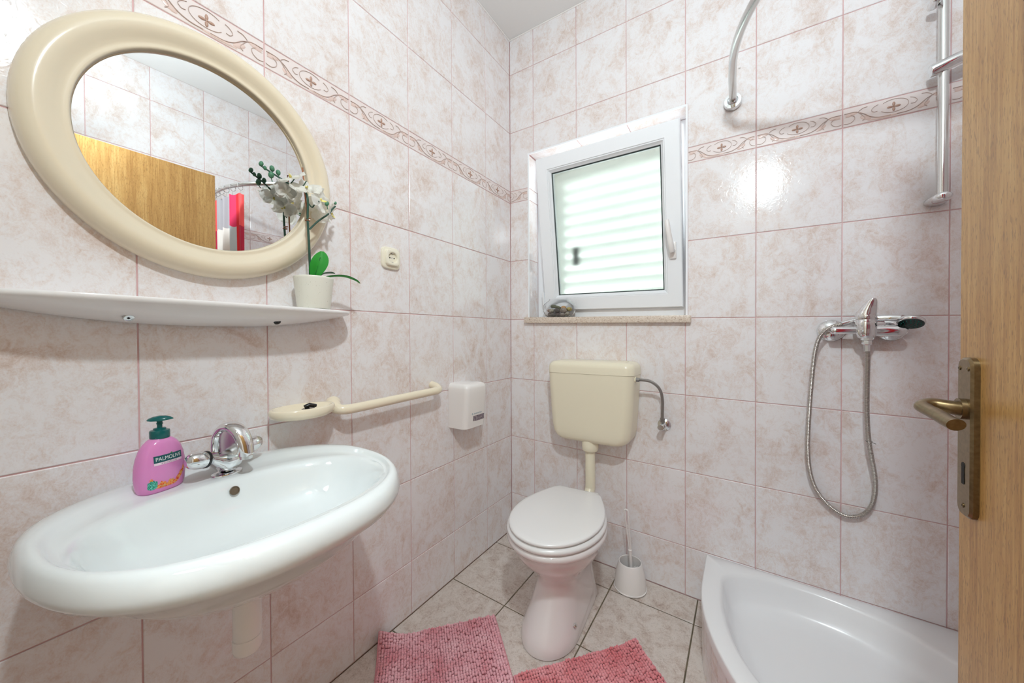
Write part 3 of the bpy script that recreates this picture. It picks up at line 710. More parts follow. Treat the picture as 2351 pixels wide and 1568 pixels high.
obj('leaf', leaf_mb([(0.080, -1.130, 1.263), (0.088, -1.100, 1.276), (0.096, -1.060, 1.282), (0.100, -1.026, 1.276), (0.102, -1.008, 1.268)], 0.0085, fold=0.5), 'leaf_green', orc, smooth=60, fix=False)
obj('leaf', leaf_mb([(0.070, -1.128, 1.262), (0.066, -1.108, 1.284), (0.066, -1.085, 1.292), (0.070, -1.070, 1.293)], 0.009, fold=0.4), 'leaf_dark', orc, smooth=60, fix=False)

# ---- socket
sk = thing('wall_socket', 'cream wall socket on the pink tiles right of the orchid', 'socket', (0, -0.815, 1.355))
def rbox(name, x0, x1, y0, y1, z0, z1, r, mt, par, ch=0.003, hole=None, **k):
    def sq(d, x):   # squarish ring, evenly spaced in angle
        cy, cz, hy, hz = (y0+y1)/2, (z0+z1)/2, (y1-y0)/2-d, (z1-z0)/2-d; o_ = []
        for a in np.linspace(0, 2*PI, 49)[:-1]:
            c, s2 = math.cos(a), math.sin(a); q = (abs(c)**5+abs(s2)**5)**(-1/5); o_.append(Vector((x, cy+hy*c*q, cz+hz*s2*q)))
        return o_
    mb = MB(); rs = [sq(0, x0), sq(0, x1-ch), sq(ch*0.3, x1-ch*0.3), sq(ch, x1)]
    if hole:
        cy, cz, hr, hd = hole
        circ = lambda rad, x: [Vector((x, cy+rad*math.cos(a), cz+rad*math.sin(a))) for a in np.linspace(0, 2*PI, 49)[:-1]]
        rs += [circ(hr+0.0015, x1), circ(hr, x1-0.001), circ(hr-0.001, x1-hd)]
    mb.rings(rs, (True, True)); return obj(name, mb, mt, par, smooth=50, **k)
sy0, sy1, sz0, sz1 = -0.858, -0.778, 1.354, 1.434; scy, scz = (sy0+sy1)/2, (sz0+sz1)/2
rbox('socket_plate', 0.0005, 0.010, sy0, sy1, sz0, sz1, 0.014, 'socket_plastic', sk)
rbox('socket_insert', 0.004, 0.021, sy0+0.011, sy1-0.011, sz0+0.011, sz1-0.011, 0.011, 'socket_plastic', sk, hole=(scy, scz, 0.0195, 0.0085))
for dy in (-0.0095, 0.0095):
    mb = MB(); mb.lathe([(0.0026, 0.0120), (0.0026, 0.0128)], (0, scy+dy, scz), 12, 'X'); obj('pin_hole', mb, 'dark_hole', sk)
mb = MB(); mb.lathe([(0.0022, 0.0120), (0.0022, 0.0132)], (0, scy, scz), 12, 'X')
mb.box((0.012, scy-0.002, scz+0.0155), (0.018, scy+0.002, scz+0.0185)); mb.box((0.012, scy-0.002, scz-0.0185), (0.018, scy+0.002, scz-0.0155)); obj('earth_contact', mb, 'worn_chrome', sk)

# ---- soap dish with black plug, towel rail, dispenser
sd = thing('soap_dish', 'oval cream soap dish on the wall above the washbasin', 'soap dish', (0, -1.150, 0.868))
def oval(cy, cx, ay, ax, z, n=48, tilt=0.0):
    return [Vector((cx+ax*math.cos(2*PI*k/n), cy+ay*math.sin(2*PI*k/n), z+tilt*math.sin(2*PI*k/n))) for k in range(n)]
def flat_left(r): return [Vector((max(0.0006, p.x), p.y, p.z)) for p in r]
mb = MB(); mb.rings([flat_left(r) for r in (oval(-1.157, 0.050, 0.040, 0.030, 0.870), oval(-1.157, 0.051, 0.070, 0.052, 0.872), oval(-1.157, 0.052, 0.083, 0.058, 0.879), oval(-1.157, 0.052, 0.087, 0.060, 0.888), oval(-1.157, 0.052, 0.086, 0.0595, 0.897), oval(-1.157, 0.052, 0.082, 0.056, 0.9015), oval(-1.157, 0.053, 0.077, 0.050, 0.9005), oval(-1.157, 0.054, 0.071, 0.044, 0.893), oval(-1.157, 0.055, 0.060, 0.035, 0.885), oval(-1.157, 0.055, 0.035, 0.02, 0.882))], (True, True))
obj('dish_body', mb, 'cream_plastic', sd, smooth=70)
pl = thing('black_plug', 'small black plug lying in the cream soap dish', 'plug', (0.066, -1.155, 0.8855))
mb = MB(); M = Matrix.Rotation(0.08, 3, 'X')
mb.lathe([(0.0165, 0.0005), (0.0175, 0.004), (0.0165, 0.009), (0.006, 0.010)], (0.066, -1.150, 0.8862), 28, M=M); obj('plug_disc', mb, 'black_plastic', pl, smooth=50)
mb = MB(); mb.tube([(0.066, -1.152, 0.895), (0.068, -1.158, 0.903), (0.071, -1.150, 0.906), (0.073, -1.132, 0.901)], [0.006, 0.0065, 0.006, 0.0045], 10); obj('plug_tab', mb, 'black_plastic', pl, smooth=60)
tr = thing('towel_rail', 'cream plastic towel rail between the soap dish and the dispenser', 'towel rail', (0, -0.82, 0.862))
mb = MB(); pth = smooth_path([(0.001, -1.042, 0.886), (0.018, -1.048, 0.882), (0.042, -1.050, 0.8745), (0.0575, -1.032, 0.8710), (0.061, -0.99, 0.8712), (0.061, -0.80, 0.8765), (0.061, -0.66, 0.8800), (0.060, -0.640, 0.8805), (0.052, -0.622, 0.884), (0.030, -0.614, 0.892), (0.001, -0.610, 0.897)], 6)
rad = []
for i, p in enumerate(pth): rad.append(0.0155+0.0085*max(0, min(1, (0.05-p.x)/0.05))*(1 if p.y < -0.8 else 0.12))
mb.tube(pth, rad, 18); obj('rail_bar', mb, 'cream_plastic', tr, smooth=70)
dp = thing('tissue_dispenser', 'white box-shaped wall dispenser with a small printed label', 'dispenser', (0, -0.43, 0.672))
dy0, dy1, dz0, dz1 = -0.511, -0.366, 0.692, 0.893
rs = []
for (z, d, sy) in ((dz0, 0.094, 0.004), (dz0+0.002, 0.098, 0.001), (dz0+0.03, 0.1005, 0.0), (dz0+0.10, 0.106, 0.0), (dz1-0.045, 0.110, 0.0), (dz1-0.022, 0.1115, 0.0), (dz1-0.010, 0.108, 0.003), (dz1-0.003, 0.098, 0.010), (dz1, 0.080, 0.022)):
    ring = [Vector((0.0006, dy1-sy, z)), Vector((0.0006, dy0+sy, z))]; r = 0.022
    for (cx_, cy_, a0) in ((d-r, dy0+sy+r, -90), (d-r, dy1-sy-r, 0)):
        for k in range(8): a = R(a0+90*k/7); ring.append(Vector((cx_+r*math.cos(a), cy_+r*math.sin(a), z)))
    rs.append(ring)
mb = MB(); mb.rings(rs, (True, True)); obj('dispenser_cover', mb, 'white_plastic', dp, smooth=40)
def front_x(z):   # front face depth of the dispenser
    return 0.1005+(0.106-0.1005)*(z-(dz0+0.03))/0.07
mb = MB(); V = []
for i in range(9):
    y = dy0+0.050+ (0.091)*i/8
    for zz in (0.7235-0.0015*math.sin(PI*i/8), 0.7465+0.001*math.sin(PI*i/8)):
        cut = max(0, (y-(dy1-0.022)))/0.022; V.append((front_x(zz)+0.0006-0.022*(1-math.sqrt(max(0, 1-cut*cut))), y, zz))
mb.add(V, [(2*i, 2*i+1, 2*i+3, 2*i+2) for i in range(8)]); obj('photo_label', mb, 'print_photo', dp, smooth=30)
V, F = text_mb('Kimberly-Clark', 0.0095)
mb = MB(); mb.add([(front_x(0.757+b)+0.0006, dy0+0.052+0.030+a*0.92, 0.757+b) for a, b, c in V], F)
ringV = []; 
mb.lathe([(0.0034, 0.0), (0.0034, 0.0006), (0.0022, 0.0006), (0.0022, 0.0)], (front_x(0.757), dy0+0.050-0.008+0.002, 0.757), 16, 'X', cap=(False, False))
obj('maker_name', mb, 'logo_blue', dp, smooth=0, fix=False)

# ================================================================ washbasin
BC = (0.216, -1.362)
def outer_xy(a, k=1.0, dx=0.0):
    c, s2 = math.cos(a), math.sin(a); n_ = 2.34
    ax = (0.328+dx) if c > 0 else (0.243+dx); by = 0.285+dx
    x = BC[0]+ax*k*math.copysign(abs(c)**(2/n_), c); y = BC[1]+by*k*math.copysign(abs(s2)**(2/n_), s2)
    return x, y
def inner_xy(a, dx=0.0):
    c, s2 = math.cos(a), math.sin(a); n_ = 2.35
    ax = (0.178+dx) if c > 0 else (0.150+dx); by = 0.241+dx
    return 0.294+ax*math.copysign(abs(c)**(2/n_), c), -1.360+by*math.copysign(abs(s2)**(2/n_), s2)
NA = 96; AN = [2*PI*k/NA for k in range(NA)]
def bring(kind, d, z):
    out = []
    for a in AN:
        if kind == 'o': x, y = outer_xy(a, dx=d)
        elif kind == 'i': x, y = inner_xy(a, d)
        else:
            o_, i_ = outer_xy(a), inner_xy(a); x, y = i_[0]+(o_[0]-i_[0])*d, i_[1]+(o_[1]-i_[1])*d
        out.append(Vector((max(0.0007, x), y, z)))
    return out
wbn = thing('washbasin', 'oval white ceramic washbasin hung on the left wall', 'washbasin', (0.25, -1.37, 0.62))
def under(t_, z):
    out = []
    for a in AN:
        o_ = outer_xy(a, dx=-0.03); cx_, cy_ = 0.262, -1.368
        out.append(Vector((max(0.0007, cx_+(o_[0]-cx_)*t_), cy_+(o_[1]-cy_)*t_, z)))
    return out
rs = [under(0.16, 0.625), under(0.30, 0.627), under(0.52, 0.640), under(0.72, 0.664), under(0.88, 0.698), under(0.97, 0.728), bring('o', -0.020, 0.737), bring('o', -0.008, 0.743), bring('o', -0.001, 0.754), bring('o', 0.001, 0.764), bring('o', -0.002, 0.776), bring('m', 0.88, 0.7865), bring('m', 0.74, 0.7925), bring('m', 0.56, 0.7945), bring('m', 0.45, 0.7915), bring('m', 0.36, 0.7855), bring('m', 0.27, 0.7828), bring('m', 0.14, 0.7822), bring('i', 0.005, 0.7815), bring('i', 0.0, 0.7790), bring('i', -0.005, 0.773), bring('i', -0.012, 0.762), bring('i', -0.022, 0.738), bring('i', -0.036, 0.712), bring('i', -0.058, 0.690), bring('i', -0.090, 0.675), bring('i', -0.125, 0.668), bring('i', -0.14, 0.6665)]
mb = MB(); mb.rings(rs, (True, True)); obj('basin_bowl', mb, 'ceramic', wbn, smooth=70)
mb = MB(); M = Matrix.Rotation(R(-62), 3, 'Y')
mb.lathe([(0.0095, 0.0), (0.0095, 0.0012), (0.0080, 0.0016), (0.0075, -0.001)], (0.1630, -1.3585, 0.7580), 24, 'Z', M=Matrix.Rotation(R(66), 3, 'Y'), cap=(True, True))
obj('overflow_hole', mb, 'overflow_brown', wbn, smooth=30, label='brownish overflow hole')
mb = MB(); mb.lathe([(0.030, 0.0), (0.031, 0.0018), (0.026, 0.0028), (0.020, 0.0016), (0.018, 0.0)], (0.285, -1.36, 0.6675), 32, cap=(True, True)); obj('drain', mb, 'chrome', wbn, smooth=50)
mb = MB(); mb.lathe([(0.0242, 0.655), (0.0242, 0.500), (0.0236, 0.4995), (0.0236, 0.498), (0.0250, 0.4975), (0.0250, 0.476), (0.0236, 0.469), (0.018, 0.464), (0.0, 0.463)], (0.270, -1.375, 0.0), 32, cap=(True, False))
obj('waste_pipe', mb, 'white_plastic', wbn, smooth=40)

# ---- basin tap
fc = thing('basin_tap', 'chrome two-knob basin tap with an arched spout', 'tap', (0.104, -1.338, 0.7835))
fy_, fx_ = -1.338, 0.104
mb = MB(); mb.rings([[Vector((fx_+0.0235*s_*math.cos(a), fy_+0.0315*s_*math.sin(a), z)) for a in np.linspace(0, 2*PI, 33)[:-1]] for s_, z in ((1.0, 0.7915), (1.02, 0.7935), (0.98, 0.7965), (0.7, 0.7985))], (True, True)); obj('base_plate', mb, 'chrome', fc, smooth=50)
mb = MB()   # boat-shaped body widening to the two valves
rs = []
for (y, zb_, zt, hw) in ((-0.038, 0.826, 0.849, 0.015), (-0.032, 0.819, 0.848, 0.017), (-0.024, 0.811, 0.843, 0.021), (-0.012, 0.799, 0.842, 0.024), (0.0, 0.797, 0.842, 0.025), (0.012, 0.799, 0.842, 0.024), (0.024, 0.811, 0.844, 0.020), (0.032, 0.819, 0.848, 0.017), (0.038, 0.826, 0.849, 0.015)):
    zc_, hz = (zb_+zt)/2, (zt-zb_)/2
    rs.append([Vector((fx_+hw*math.copysign(abs(math.cos(a))**0.75, math.cos(a)), fy_+y, zc_+hz*math.copysign(abs(math.sin(a))**0.75, math.sin(a)))) for a in np.linspace(0, 2*PI, 25)[:-1]])
mb.rings(rs, (True, True)); obj('tap_body', mb, 'chrome', fc, smooth=50)
for sgn in (-1, 1):
    d = Vector((0.0, sgn*0.97, 0.20)).normalized(); M = d.to_track_quat('Z', 'X').to_matrix(); c = Vector((fx_, fy_+sgn*0.030, 0.8365))
    mb = MB(); mb.lathe([(0.0135, -0.004), (0.0145, 0.010), (0.0172, 0.0145)], c, 28, M=M); mb.lathe([(0.0175, 0.0195), (0.0184, 0.027), (0.0178, 0.037), (0.0150, 0.047), (0.0095, 0.0535), (0.0, 0.055)], c, 28, M=M, cap=(True, False))
    kn = obj('tap_knob', mb, 'chrome', fc, smooth=60)
    mb = MB(); mb.lathe([(0.0160, 0.0145), (0.0184, 0.0148), (0.0184, 0.0192), (0.0160, 0.0195)], c, 28, M=M); obj('knob_ring', mb, 'black_plastic', kn, smooth=40)
sp = smooth_path([(0.086, fy_, 0.838), (0.0850, fy_, 0.862), (0.089, fy_, 0.884), (0.104, fy_, 0.900), (0.125, fy_, 0.901), (0.144, fy_, 0.889), (0.1555, fy_, 0.869), (0.1595, fy_, 0.850), (0.1600, fy_, 0.839)], 6)
mb = MB()
rs = []
for i, p in enumerate(sp):
    t_ = i/(len(sp)-1); T = (sp[min(i+1, len(sp)-1)]-sp[max(i-1, 0)]).normalized(); N = Vector((0, 1, 0)); B = T.cross(N)
    wy = 0.0215-0.0065*t_; wx = 0.008+0.0065*t_
    rs.append([p+N*wy*math.copysign(abs(math.cos(a))**0.85, math.cos(a))+B*wx*math.sin(a) for a in np.linspace(0, 2*PI, 21)[:-1]])
mb.rings(rs, (True, True)); spo = obj('spout', mb, 'chrome', fc, smooth=60)
web = [p for p in sp if p.z > 0.842 and p.x < 0.158]; wr_ = [[Vector((p.x, fy_+dy, p.z)) for p in web]+[Vector((0.146, fy_+dy, 0.842)), Vector((0.090, fy_+dy, 0.838))] for dy in (-0.0105, 0.0105)]
mb = MB(); mb.rings(wr_, (True, True)); obj('spout_web', mb, 'worn_chrome', fc, smooth=20)
mb = MB(); mb.lathe([(0.0125, 0.8395), (0.0125, 0.8315), (0.0105, 0.8305), (0.0095, 0.8335)], (0.1600, fy_, 0), 24); obj('aerator', mb, 'worn_chrome', spo, smooth=40)
# built square, then set down on the ledge and turned a little on its base
fc.location = (0.104, -1.353, 0.7737); fc.rotation_euler = (0, 0, R(20))
# ---- soap bottle
bt = thing('soap_bottle', 'pink liquid soap bottle with a teal pump on the washbasin ledge', 'soap bottle', (0.090, -1.458, 0.7830))
BA = Vector((-0.36, 0.933, 0)).normalized(); BN = Vector((0.933, 0.36, 0)).normalized(); BO = Vector((0.092, -1.4620, 0.7828))
def bw(z):   # half width, half depth at height z
    z = z*0.103/0.112
    P_ = [(0, 0.0335, 0.0185), (0.003, 0.0375, 0.0215), (0.012, 0.0405, 0.0232), (0.030, 0.0425, 0.0238), (0.050, 0.0418, 0.0234), (0.066, 0.0388, 0.0224), (0.080, 0.0338, 0.0208), (0.090, 0.0270, 0.0185), (0.096, 0.0200, 0.0160), (0.0995, 0.0140, 0.0130), (0.103, 0.0125, 0.0125)]
    for (a, b) in zip(P_, P_[1:]):
        if z <= b[0]:
            t_ = (z-a[0])/(b[0]-a[0]); return a[1]+(b[1]-a[1])*t_, a[2]+(b[2]-a[2])*t_
    return P_[-1][1:]
def body_ring(z, n=48, k=1.0):
    a_, b_ = bw(z); out = []
    for j in range(n):
        t_ = 2*PI*j/n; c, s2 = math.cos(t_), math.sin(t_); e = 2/2.35
        out.append(BO+BA*a_*k*math.copysign(abs(c)**e, c)+BN*b_*k*math.copysign(abs(s2)**e, s2)+Vector((0, 0, z)))
    return out
mb = MB(); mb.rings([body_ring(z*0.112/0.103) for z in (0, 0.0012, 0.003, 0.007, 0.012, 0.02, 0.03, 0.04, 0.05, 0.058, 0.066, 0.073, 0.080, 0.085, 0.090, 0.093, 0.096, 0.0995, 0.103)], (True, True)); obj('bottle_body', mb, 'pink_soap', bt, smooth=70)
def on_body(u, z, eps=0.0003):
    a_, b_ = bw(z); q = max(0.0, 1-abs(u/a_)**2.35)**(1/2.35); return BO+BA*u+BN*(b_*q+eps)+Vector((0, 0, z))
def decal(name, u0, u1, f0, f1, mt, n=16, eps=0.0003, par=None):
    mb = MB(); V = []
    for i in range(n+1):
        u = u0+(u1-u0)*i/n
        for k in range(5): V.append(on_body(u, f0(u)+(f1(u)-f0(u))*k/4, eps))
    F = [(i*5+k, i*5+k+1, (i+1)*5+k+1, (i+1)*5+k) for i in range(n) for k in range(4)]
    mb.add(V, F); return obj(name, mb, mt, par or bt, smooth=60, fix=False)
lb = decal('brand_label', -0.0235, 0.0255, lambda u: 0.0615, lambda u: 0.0755, 'label_teal')
decal('label_band', -0.0235, 0.0255, lambda u: 0.0567, lambda u: 0.0615, 'label_white', par=lb)
V, F = text_mb('PALMOLIVE', 0.0106); mb = MB(); mb.add([on_body(0.001+a*0.82, 0.0683+b, 0.0006) for a, b, c in V], F); obj('brand_lettering', mb, 'label_letter', lb, smooth=0, fix=False)
V, F = text_mb('A Q U A R I U M', 0.0040); mb = MB(); mb.add([on_body(0.001+a*0.95, 0.0590+b, 0.0006) for a, b, c in V], F); obj('variant_lettering', mb, 'label_grey', lb, smooth=0, fix=False)
mb = MB()
for (u, dz_, an) in ((0.0055, 0, 0.0), (0.0035, 0, 0.7), (0.0075, 0, -0.7)):
    b0 = on_body(0.0055, 0.0750, 0.0007); tip = on_body(0.0055+math.sin(-an)*0.0035, 0.0750+math.cos(an)*0.0038, 0.0007); mid = (b0+tip)/2
    mb.add([b0, mid+BA*0.0006, tip, mid-BA*0.0006], [(0, 1, 2, 3)])
obj('leaf_emblem', mb, 'leaf_green', lb, smooth=0, fix=False)
low = lambda u: 0.010+0.030*max(0, (u-0.004)/0.028)**2.4+0.012*max(0, (-0.018-u)/0.012)**1.5
decal('reef_print', -0.0300, 0.0325, low, lambda u: low(u)+0.0105+0.0026*math.sin(u*420)+0.0018*math.sin(u*910+1)+(0.003 if u > 0.022 else 0), 'print_reef', n=40)
decal('coral_print', -0.0325, -0.0190, lambda u: 0.0130-0.0035*math.cos((u+0.026)*240), lambda u: 0.0235+0.0045*math.cos((u+0.026)*200)+0.001*math.sin(u*1500), 'print_coral', n=16, eps=0.0005)
mb = MB(); c = BO+Vector((0, 0, 0.0085))
mb.lathe([(0.0150, 0.0985), (0.0158, 0.1000), (0.0158, 0.1125), (0.0150, 0.1150), (0.0110, 0.1160), (0.0100, 0.1165), (0.0100, 0.1185), (0.0090, 0.1195), (0.0045, 0.1200)], c, 32); obj('cap_collar', mb, 'teal_plastic', bt, smooth=40)
mb = MB(); mb.lathe([(0.0042, 0.118), (0.0042, 0.127), (0.0052, 0.1275), (0.0052, 0.1295), (0.0044, 0.130), (0.0048, 0.137)], c, 20); obj('pump_stem', mb, 'teal_plastic', bt, smooth=40)
rs = []
hd = Vector((0.50, 0.866, 0)).normalized(); hn = Vector((-hd.y, hd.x, 0))
for (t_, wd, z0_, z1_) in ((-0.0195, 0.002, 0.1365, 0.1375), (-0.017, 0.0065, 0.1358, 0.1402), (-0.010, 0.0105, 0.1352, 0.1432), (0.0, 0.0120, 0.1350, 0.1450), (0.009, 0.0110, 0.1352, 0.1442), (0.016, 0.0075, 0.1360, 0.1420), (0.0195, 0.004, 0.1362, 0.1395), (0.0215, 0.002, 0.1365, 0.1380)):
    ring = []
    for a in np.linspace(0, 2*PI, 17)[:-1]:
        zz = z0_ if math.sin(a) < 0 else z0_+(z1_-z0_)*math.sin(a)
        ring.append(c+hd*t_+hn*wd*math.cos(a)+Vector((0, 0, zz)))
    rs.append(ring)
mb = MB(); mb.rings(rs, (True, True)); obj('pump_head', mb, 'teal_plastic', bt, smooth=60)

# ================================================================ toilet, cistern, brush
TX0, TY0, TA = 0.4915, -0.204, 0.0712
TD = Vector((math.sin(TA), -math.cos(TA), 0)); TS = Vector((math.cos(TA), math.sin(TA), 0))
def TP(u, w_, z): return Vector((TX0, TY0, 0))+TS*u+TD*w_+Vector((0, 0, z))
ZF = fz(0.52, -0.4)
def seat_ring(hb, hm, L, wm, z, w0=0.0, sh_=0.0):
    P_ = [(hb*0.55, w0), (hb*0.86, w0+0.002), (hb, w0+0.022)]
    for t_ in np.linspace(0.15, 1, 8): P_.append((hb+(hm-hb)*math.sin(t_*PI/2), w0+0.022+(wm-w0-0.022)*t_))
    for a in np.linspace(0, PI/2, 14)[1:-1]: P_.append((hm*math.cos(a), wm+(L-wm)*math.sin(a)))
    pts = P_+[(0, L)]+[(-x, y) for x, y in P_[::-1]]+[(0, w0)]
    return [TP(u-sh_, w_, z) for u, w_ in pts]
toi = thing('toilet', 'white floor-standing toilet with its lid closed below the cistern', 'toilet', (0.51, -0.40, ZF))
mb = MB(); lev = [(ZF+0.0015, 0.104, 0.106, 0.418, 0.28, 0.0), (ZF+0.012, 0.105, 0.107, 0.420, 0.28, 0.0), (0.025, 0.101, 0.103, 0.412, 0.27, 0.003), (0.06, 0.093, 0.094, 0.392, 0.25, 0.008), (0.10, 0.084, 0.085, 0.368, 0.24, 0.012), (0.14, 0.078, 0.079, 0.346, 0.23, 0.014), (0.175, 0.076, 0.077, 0.334, 0.22, 0.014), (0.200, 0.079, 0.083, 0.336, 0.22, 0.012), (0.222, 0.086, 0.096, 0.350, 0.225, 0.010), (0.245, 0.094, 0.114, 0.372, 0.23, 0.007), (0.268, 0.101, 0.133, 0.398, 0.235, 0.004), (0.292, 0.107, 0.150, 0.422, 0.238, 0.002), (0.318, 0.111, 0.162, 0.439, 0.24, 0.0), (0.344, 0.113, 0.170, 0.450, 0.243, 0.0), (0.350, 0.114, 0.178, 0.462, 0.243, 0.0), (0.360, 0.114, 0.1835, 0.470, 0.243, 0.0), (0.370, 0.114, 0.1830, 0.470, 0.243, 0.0), (0.377, 0.112, 0.178, 0.464, 0.243, 0.0), (0.379, 0.10, 0.15, 0.435, 0.24, 0.01)]
mb.rings([seat_ring(hb, hm, L, wm, z, w0, 0.012*max(0.0, min(1.0, (0.22-z)/0.2))) for z, hb, hm, L, wm, w0 in lev], (True, True)); obj('toilet_bowl', mb, 'toilet_ceramic', toi, smooth=70)
mb = MB(); mb.rings([seat_ring(hb, hm, L, wm, z, w0) for z, hb, hm, L, wm, w0 in ((0.3785, 0.106, 0.168, 0.456, 0.243, 0.012), (0.380, 0.110, 0.177, 0.467, 0.243, 0.008), (0.388, 0.112, 0.1830, 0.474, 0.243, 0.006), (0.397, 0.111, 0.1815, 0.473, 0.243, 0.007), (0.4035, 0.105, 0.166, 0.455, 0.243, 0.012))], (True, True)); obj('toilet_seat', mb, 'seat_plastic', toi, smooth=70)
mb = MB(); mb.rings([seat_ring(hb, hm, L, wm, z, w0) for z, hb, hm, L, wm, w0 in ((0.4045, 0.100, 0.160, 0.452, 0.243, 0.004), (0.4052, 0.108, 0.171, 0.464, 0.243, 0.001), (0.409, 0.1115, 0.1745, 0.468, 0.243, 0.0), (0.4145, 0.1115, 0.1745, 0.468, 0.243, 0.0), (0.4178, 0.107, 0.169, 0.461, 0.243, 0.003), (0.4192, 0.097, 0.156, 0.443, 0.241, 0.010), (0.4200, 0.05, 0.09, 0.36, 0.235, 0.06))], (True, True)); obj('toilet_lid', mb, 'seat_plastic', toi, smooth=70)
for u in (-0.07, 0.07):
    mb = MB(); M = Matrix(((TS.x, TD.x, 0), (TS.y, TD.y, 0), (0, 0, 1))); mb.lathe([(0.011, -0.02), (0.011, 0.02)], TP(u, -0.008, 0.402), 16, 'X', M=M); obj('hinge', mb, 'seat_plastic', toi, smooth=40)
for u in (0.084,):
    mb = MB(); M = Matrix.Rotation(0.9 if u > 0 else -0.9, 3, TD); mb.lathe([(0.009, -0.006), (0.009, 0.001), (0.007, 0.003)], TP(u, 0.290, 0.046), 20, M=M); mb.lathe([(0.0045, 0.003), (0.0045, 0.007), (0.002, 0.009)], TP(u, 0.290, 0.046), 12, M=M, mi=1); obj('floor_bolt', mb, ['worn_chrome', 'chrome'], toi, smooth=40)
mb = MB(); mb.tube([TP(0, 0.03, 0.20), TP(0, -0.06, 0.20), TP(0, -0.19, 0.20)], 0.052, 24); obj('outlet_pipe', mb, 'white_plastic', toi, smooth=50)

ci = thing('cistern', 'cream plastic cistern with lid and flush pipe under the window', 'cistern', (0.519, 0, 0.40))
def cring(x0, x1, d, z, rf=0.04, y0=-0.004):
    out = [Vector((x1, y0, z)), Vector((x0, y0, z))]
    for (cx_, a0) in ((x0+rf, 180), (x1-rf, 270)):
        for k in range(8): a = R(a0+90*k/7); out.append(Vector((cx_+rf*math.cos(a), -d+rf+rf*math.sin(a), z)))
    return out
cz = lambda x: 0
mb = MB(); tk = []
for (z, ins, d) in ((0.604, 0.080, 0.104), (0.6055, 0.064, 0.113), (0.612, 0.046, 0.122), (0.624, 0.032, 0.128), (0.644, 0.021, 0.131), (0.680, 0.015, 0.1325), (0.76, 0.009, 0.1345), (0.86, 0.003, 0.1365), (0.9255, 0.0, 0.1375)): tk.append(cring(0.3005+ins, 0.715-ins, d, z))
mb.rings(tk, (True, True)); obj('cistern_tank', mb, 'cistern_plastic', ci, smooth=60)
mb = MB(); mb.rings([cring(0.2990+i_, 0.7165-i_, d_, z_, rf) for z_, i_, d_, rf in ((0.9258, 0.002, 0.1370, 0.04), (0.9265, 0.0, 0.1390, 0.04), (0.955, 0.001, 0.1385, 0.04), (0.969, 0.005, 0.1355, 0.04), (0.978, 0.014, 0.128, 0.04), (0.983, 0.030, 0.114, 0.04), (0.985, 0.055, 0.092, 0.042))], (True, True)); cl = obj('cistern_lid', mb, 'cistern_plastic', ci, smooth=60)
mb = MB().box((0.668, -0.080, 0.9842), (0.676, -0.052, 0.9856), 0.0005); obj('lid_mark', mb, 'cistern_plastic', cl)
mb = MB(); mb.lathe([(0.026, 0.640), (0.0395, 0.615), (0.0395, 0.582), (0.0375, 0.566), (0.0345, 0.561), (0.027, 0.560)], (0.503, -0.082, 0), 28); obj('pipe_collar', mb, 'cistern_plastic', ci, smooth=40)
mb = MB(); mb.tube(smooth_path([(0.503, -0.082, 0.60), (0.503, -0.082, 0.50), (0.503, -0.082, 0.40), (0.5025, -0.088, 0.372), (0.501, -0.112, 0.348), (0.499, -0.150, 0.336), (0.497, -0.195, 0.333)], 5), 0.0235, 24); obj('flush_pipe', mb, 'cistern_plastic', ci, smooth=60)

av = thing('angle_valve', 'chrome angle valve with a braided hose beside the cistern', 'valve', (0.817, 0, 0.705))
mb = MB(); mb.lathe([(0.027, 0.0005), (0.027, 0.004), (0.020, 0.010), (0.012, 0.013), (0.0105, 0.028), (0.013, 0.030), (0.013, 0.042), (0.011, 0.045)], (0.817, 0, 0.707), 28, 'Y'); obj('valve_body', mb, 'chrome', av, smooth=45)
mb = MB(); mb.lathe([(0.008, 0.044), (0.013, 0.046), (0.0145, 0.050), (0.0145, 0.060), (0.012, 0.063)], (0.813, 0, 0.705), 10, 'Y'); obj('valve_knob', mb, 'chrome', av, smooth=30)
hp_ = smooth_path([(0.7135, -0.092, 0.909), (0.745, -0.091, 0.9095), (0.775, -0.084, 0.9045), (0.800, -0.066, 0.884), (0.8125, -0.050, 0.855), (0.8165, -0.040, 0.815), (0.8155, -0.036, 0.770), (0.8150, -0.035, 0.735)], 7)
mb = MB(); mb.tube(hp_, 0.0063, 12); obj('braided_hose', mb, 'braided_steel', av, smooth=60)
mb = MB(); mb.lathe([(0.010, -0.006), (0.010, 0.010)], (0.7215, -0.0915, 0.9092), 6, 'X'); obj('hose_nut', mb, 'braided_steel', av, smooth=30)
mb = MB(); mb.lathe([(0.0095, 0.722), (0.0095, 0.742)], (0.8150, -0.035, 0), 6); obj('hose_nut', mb, 'braided_steel', av, smooth=30)
mb = MB(); mb.lathe([(0.013, -0.004), (0.013, 0.006)], (0.7125, -0.0915, 0.9092), 16, 'X'); obj('inlet_collar', mb, 'cistern_plastic', ci, smooth=40)

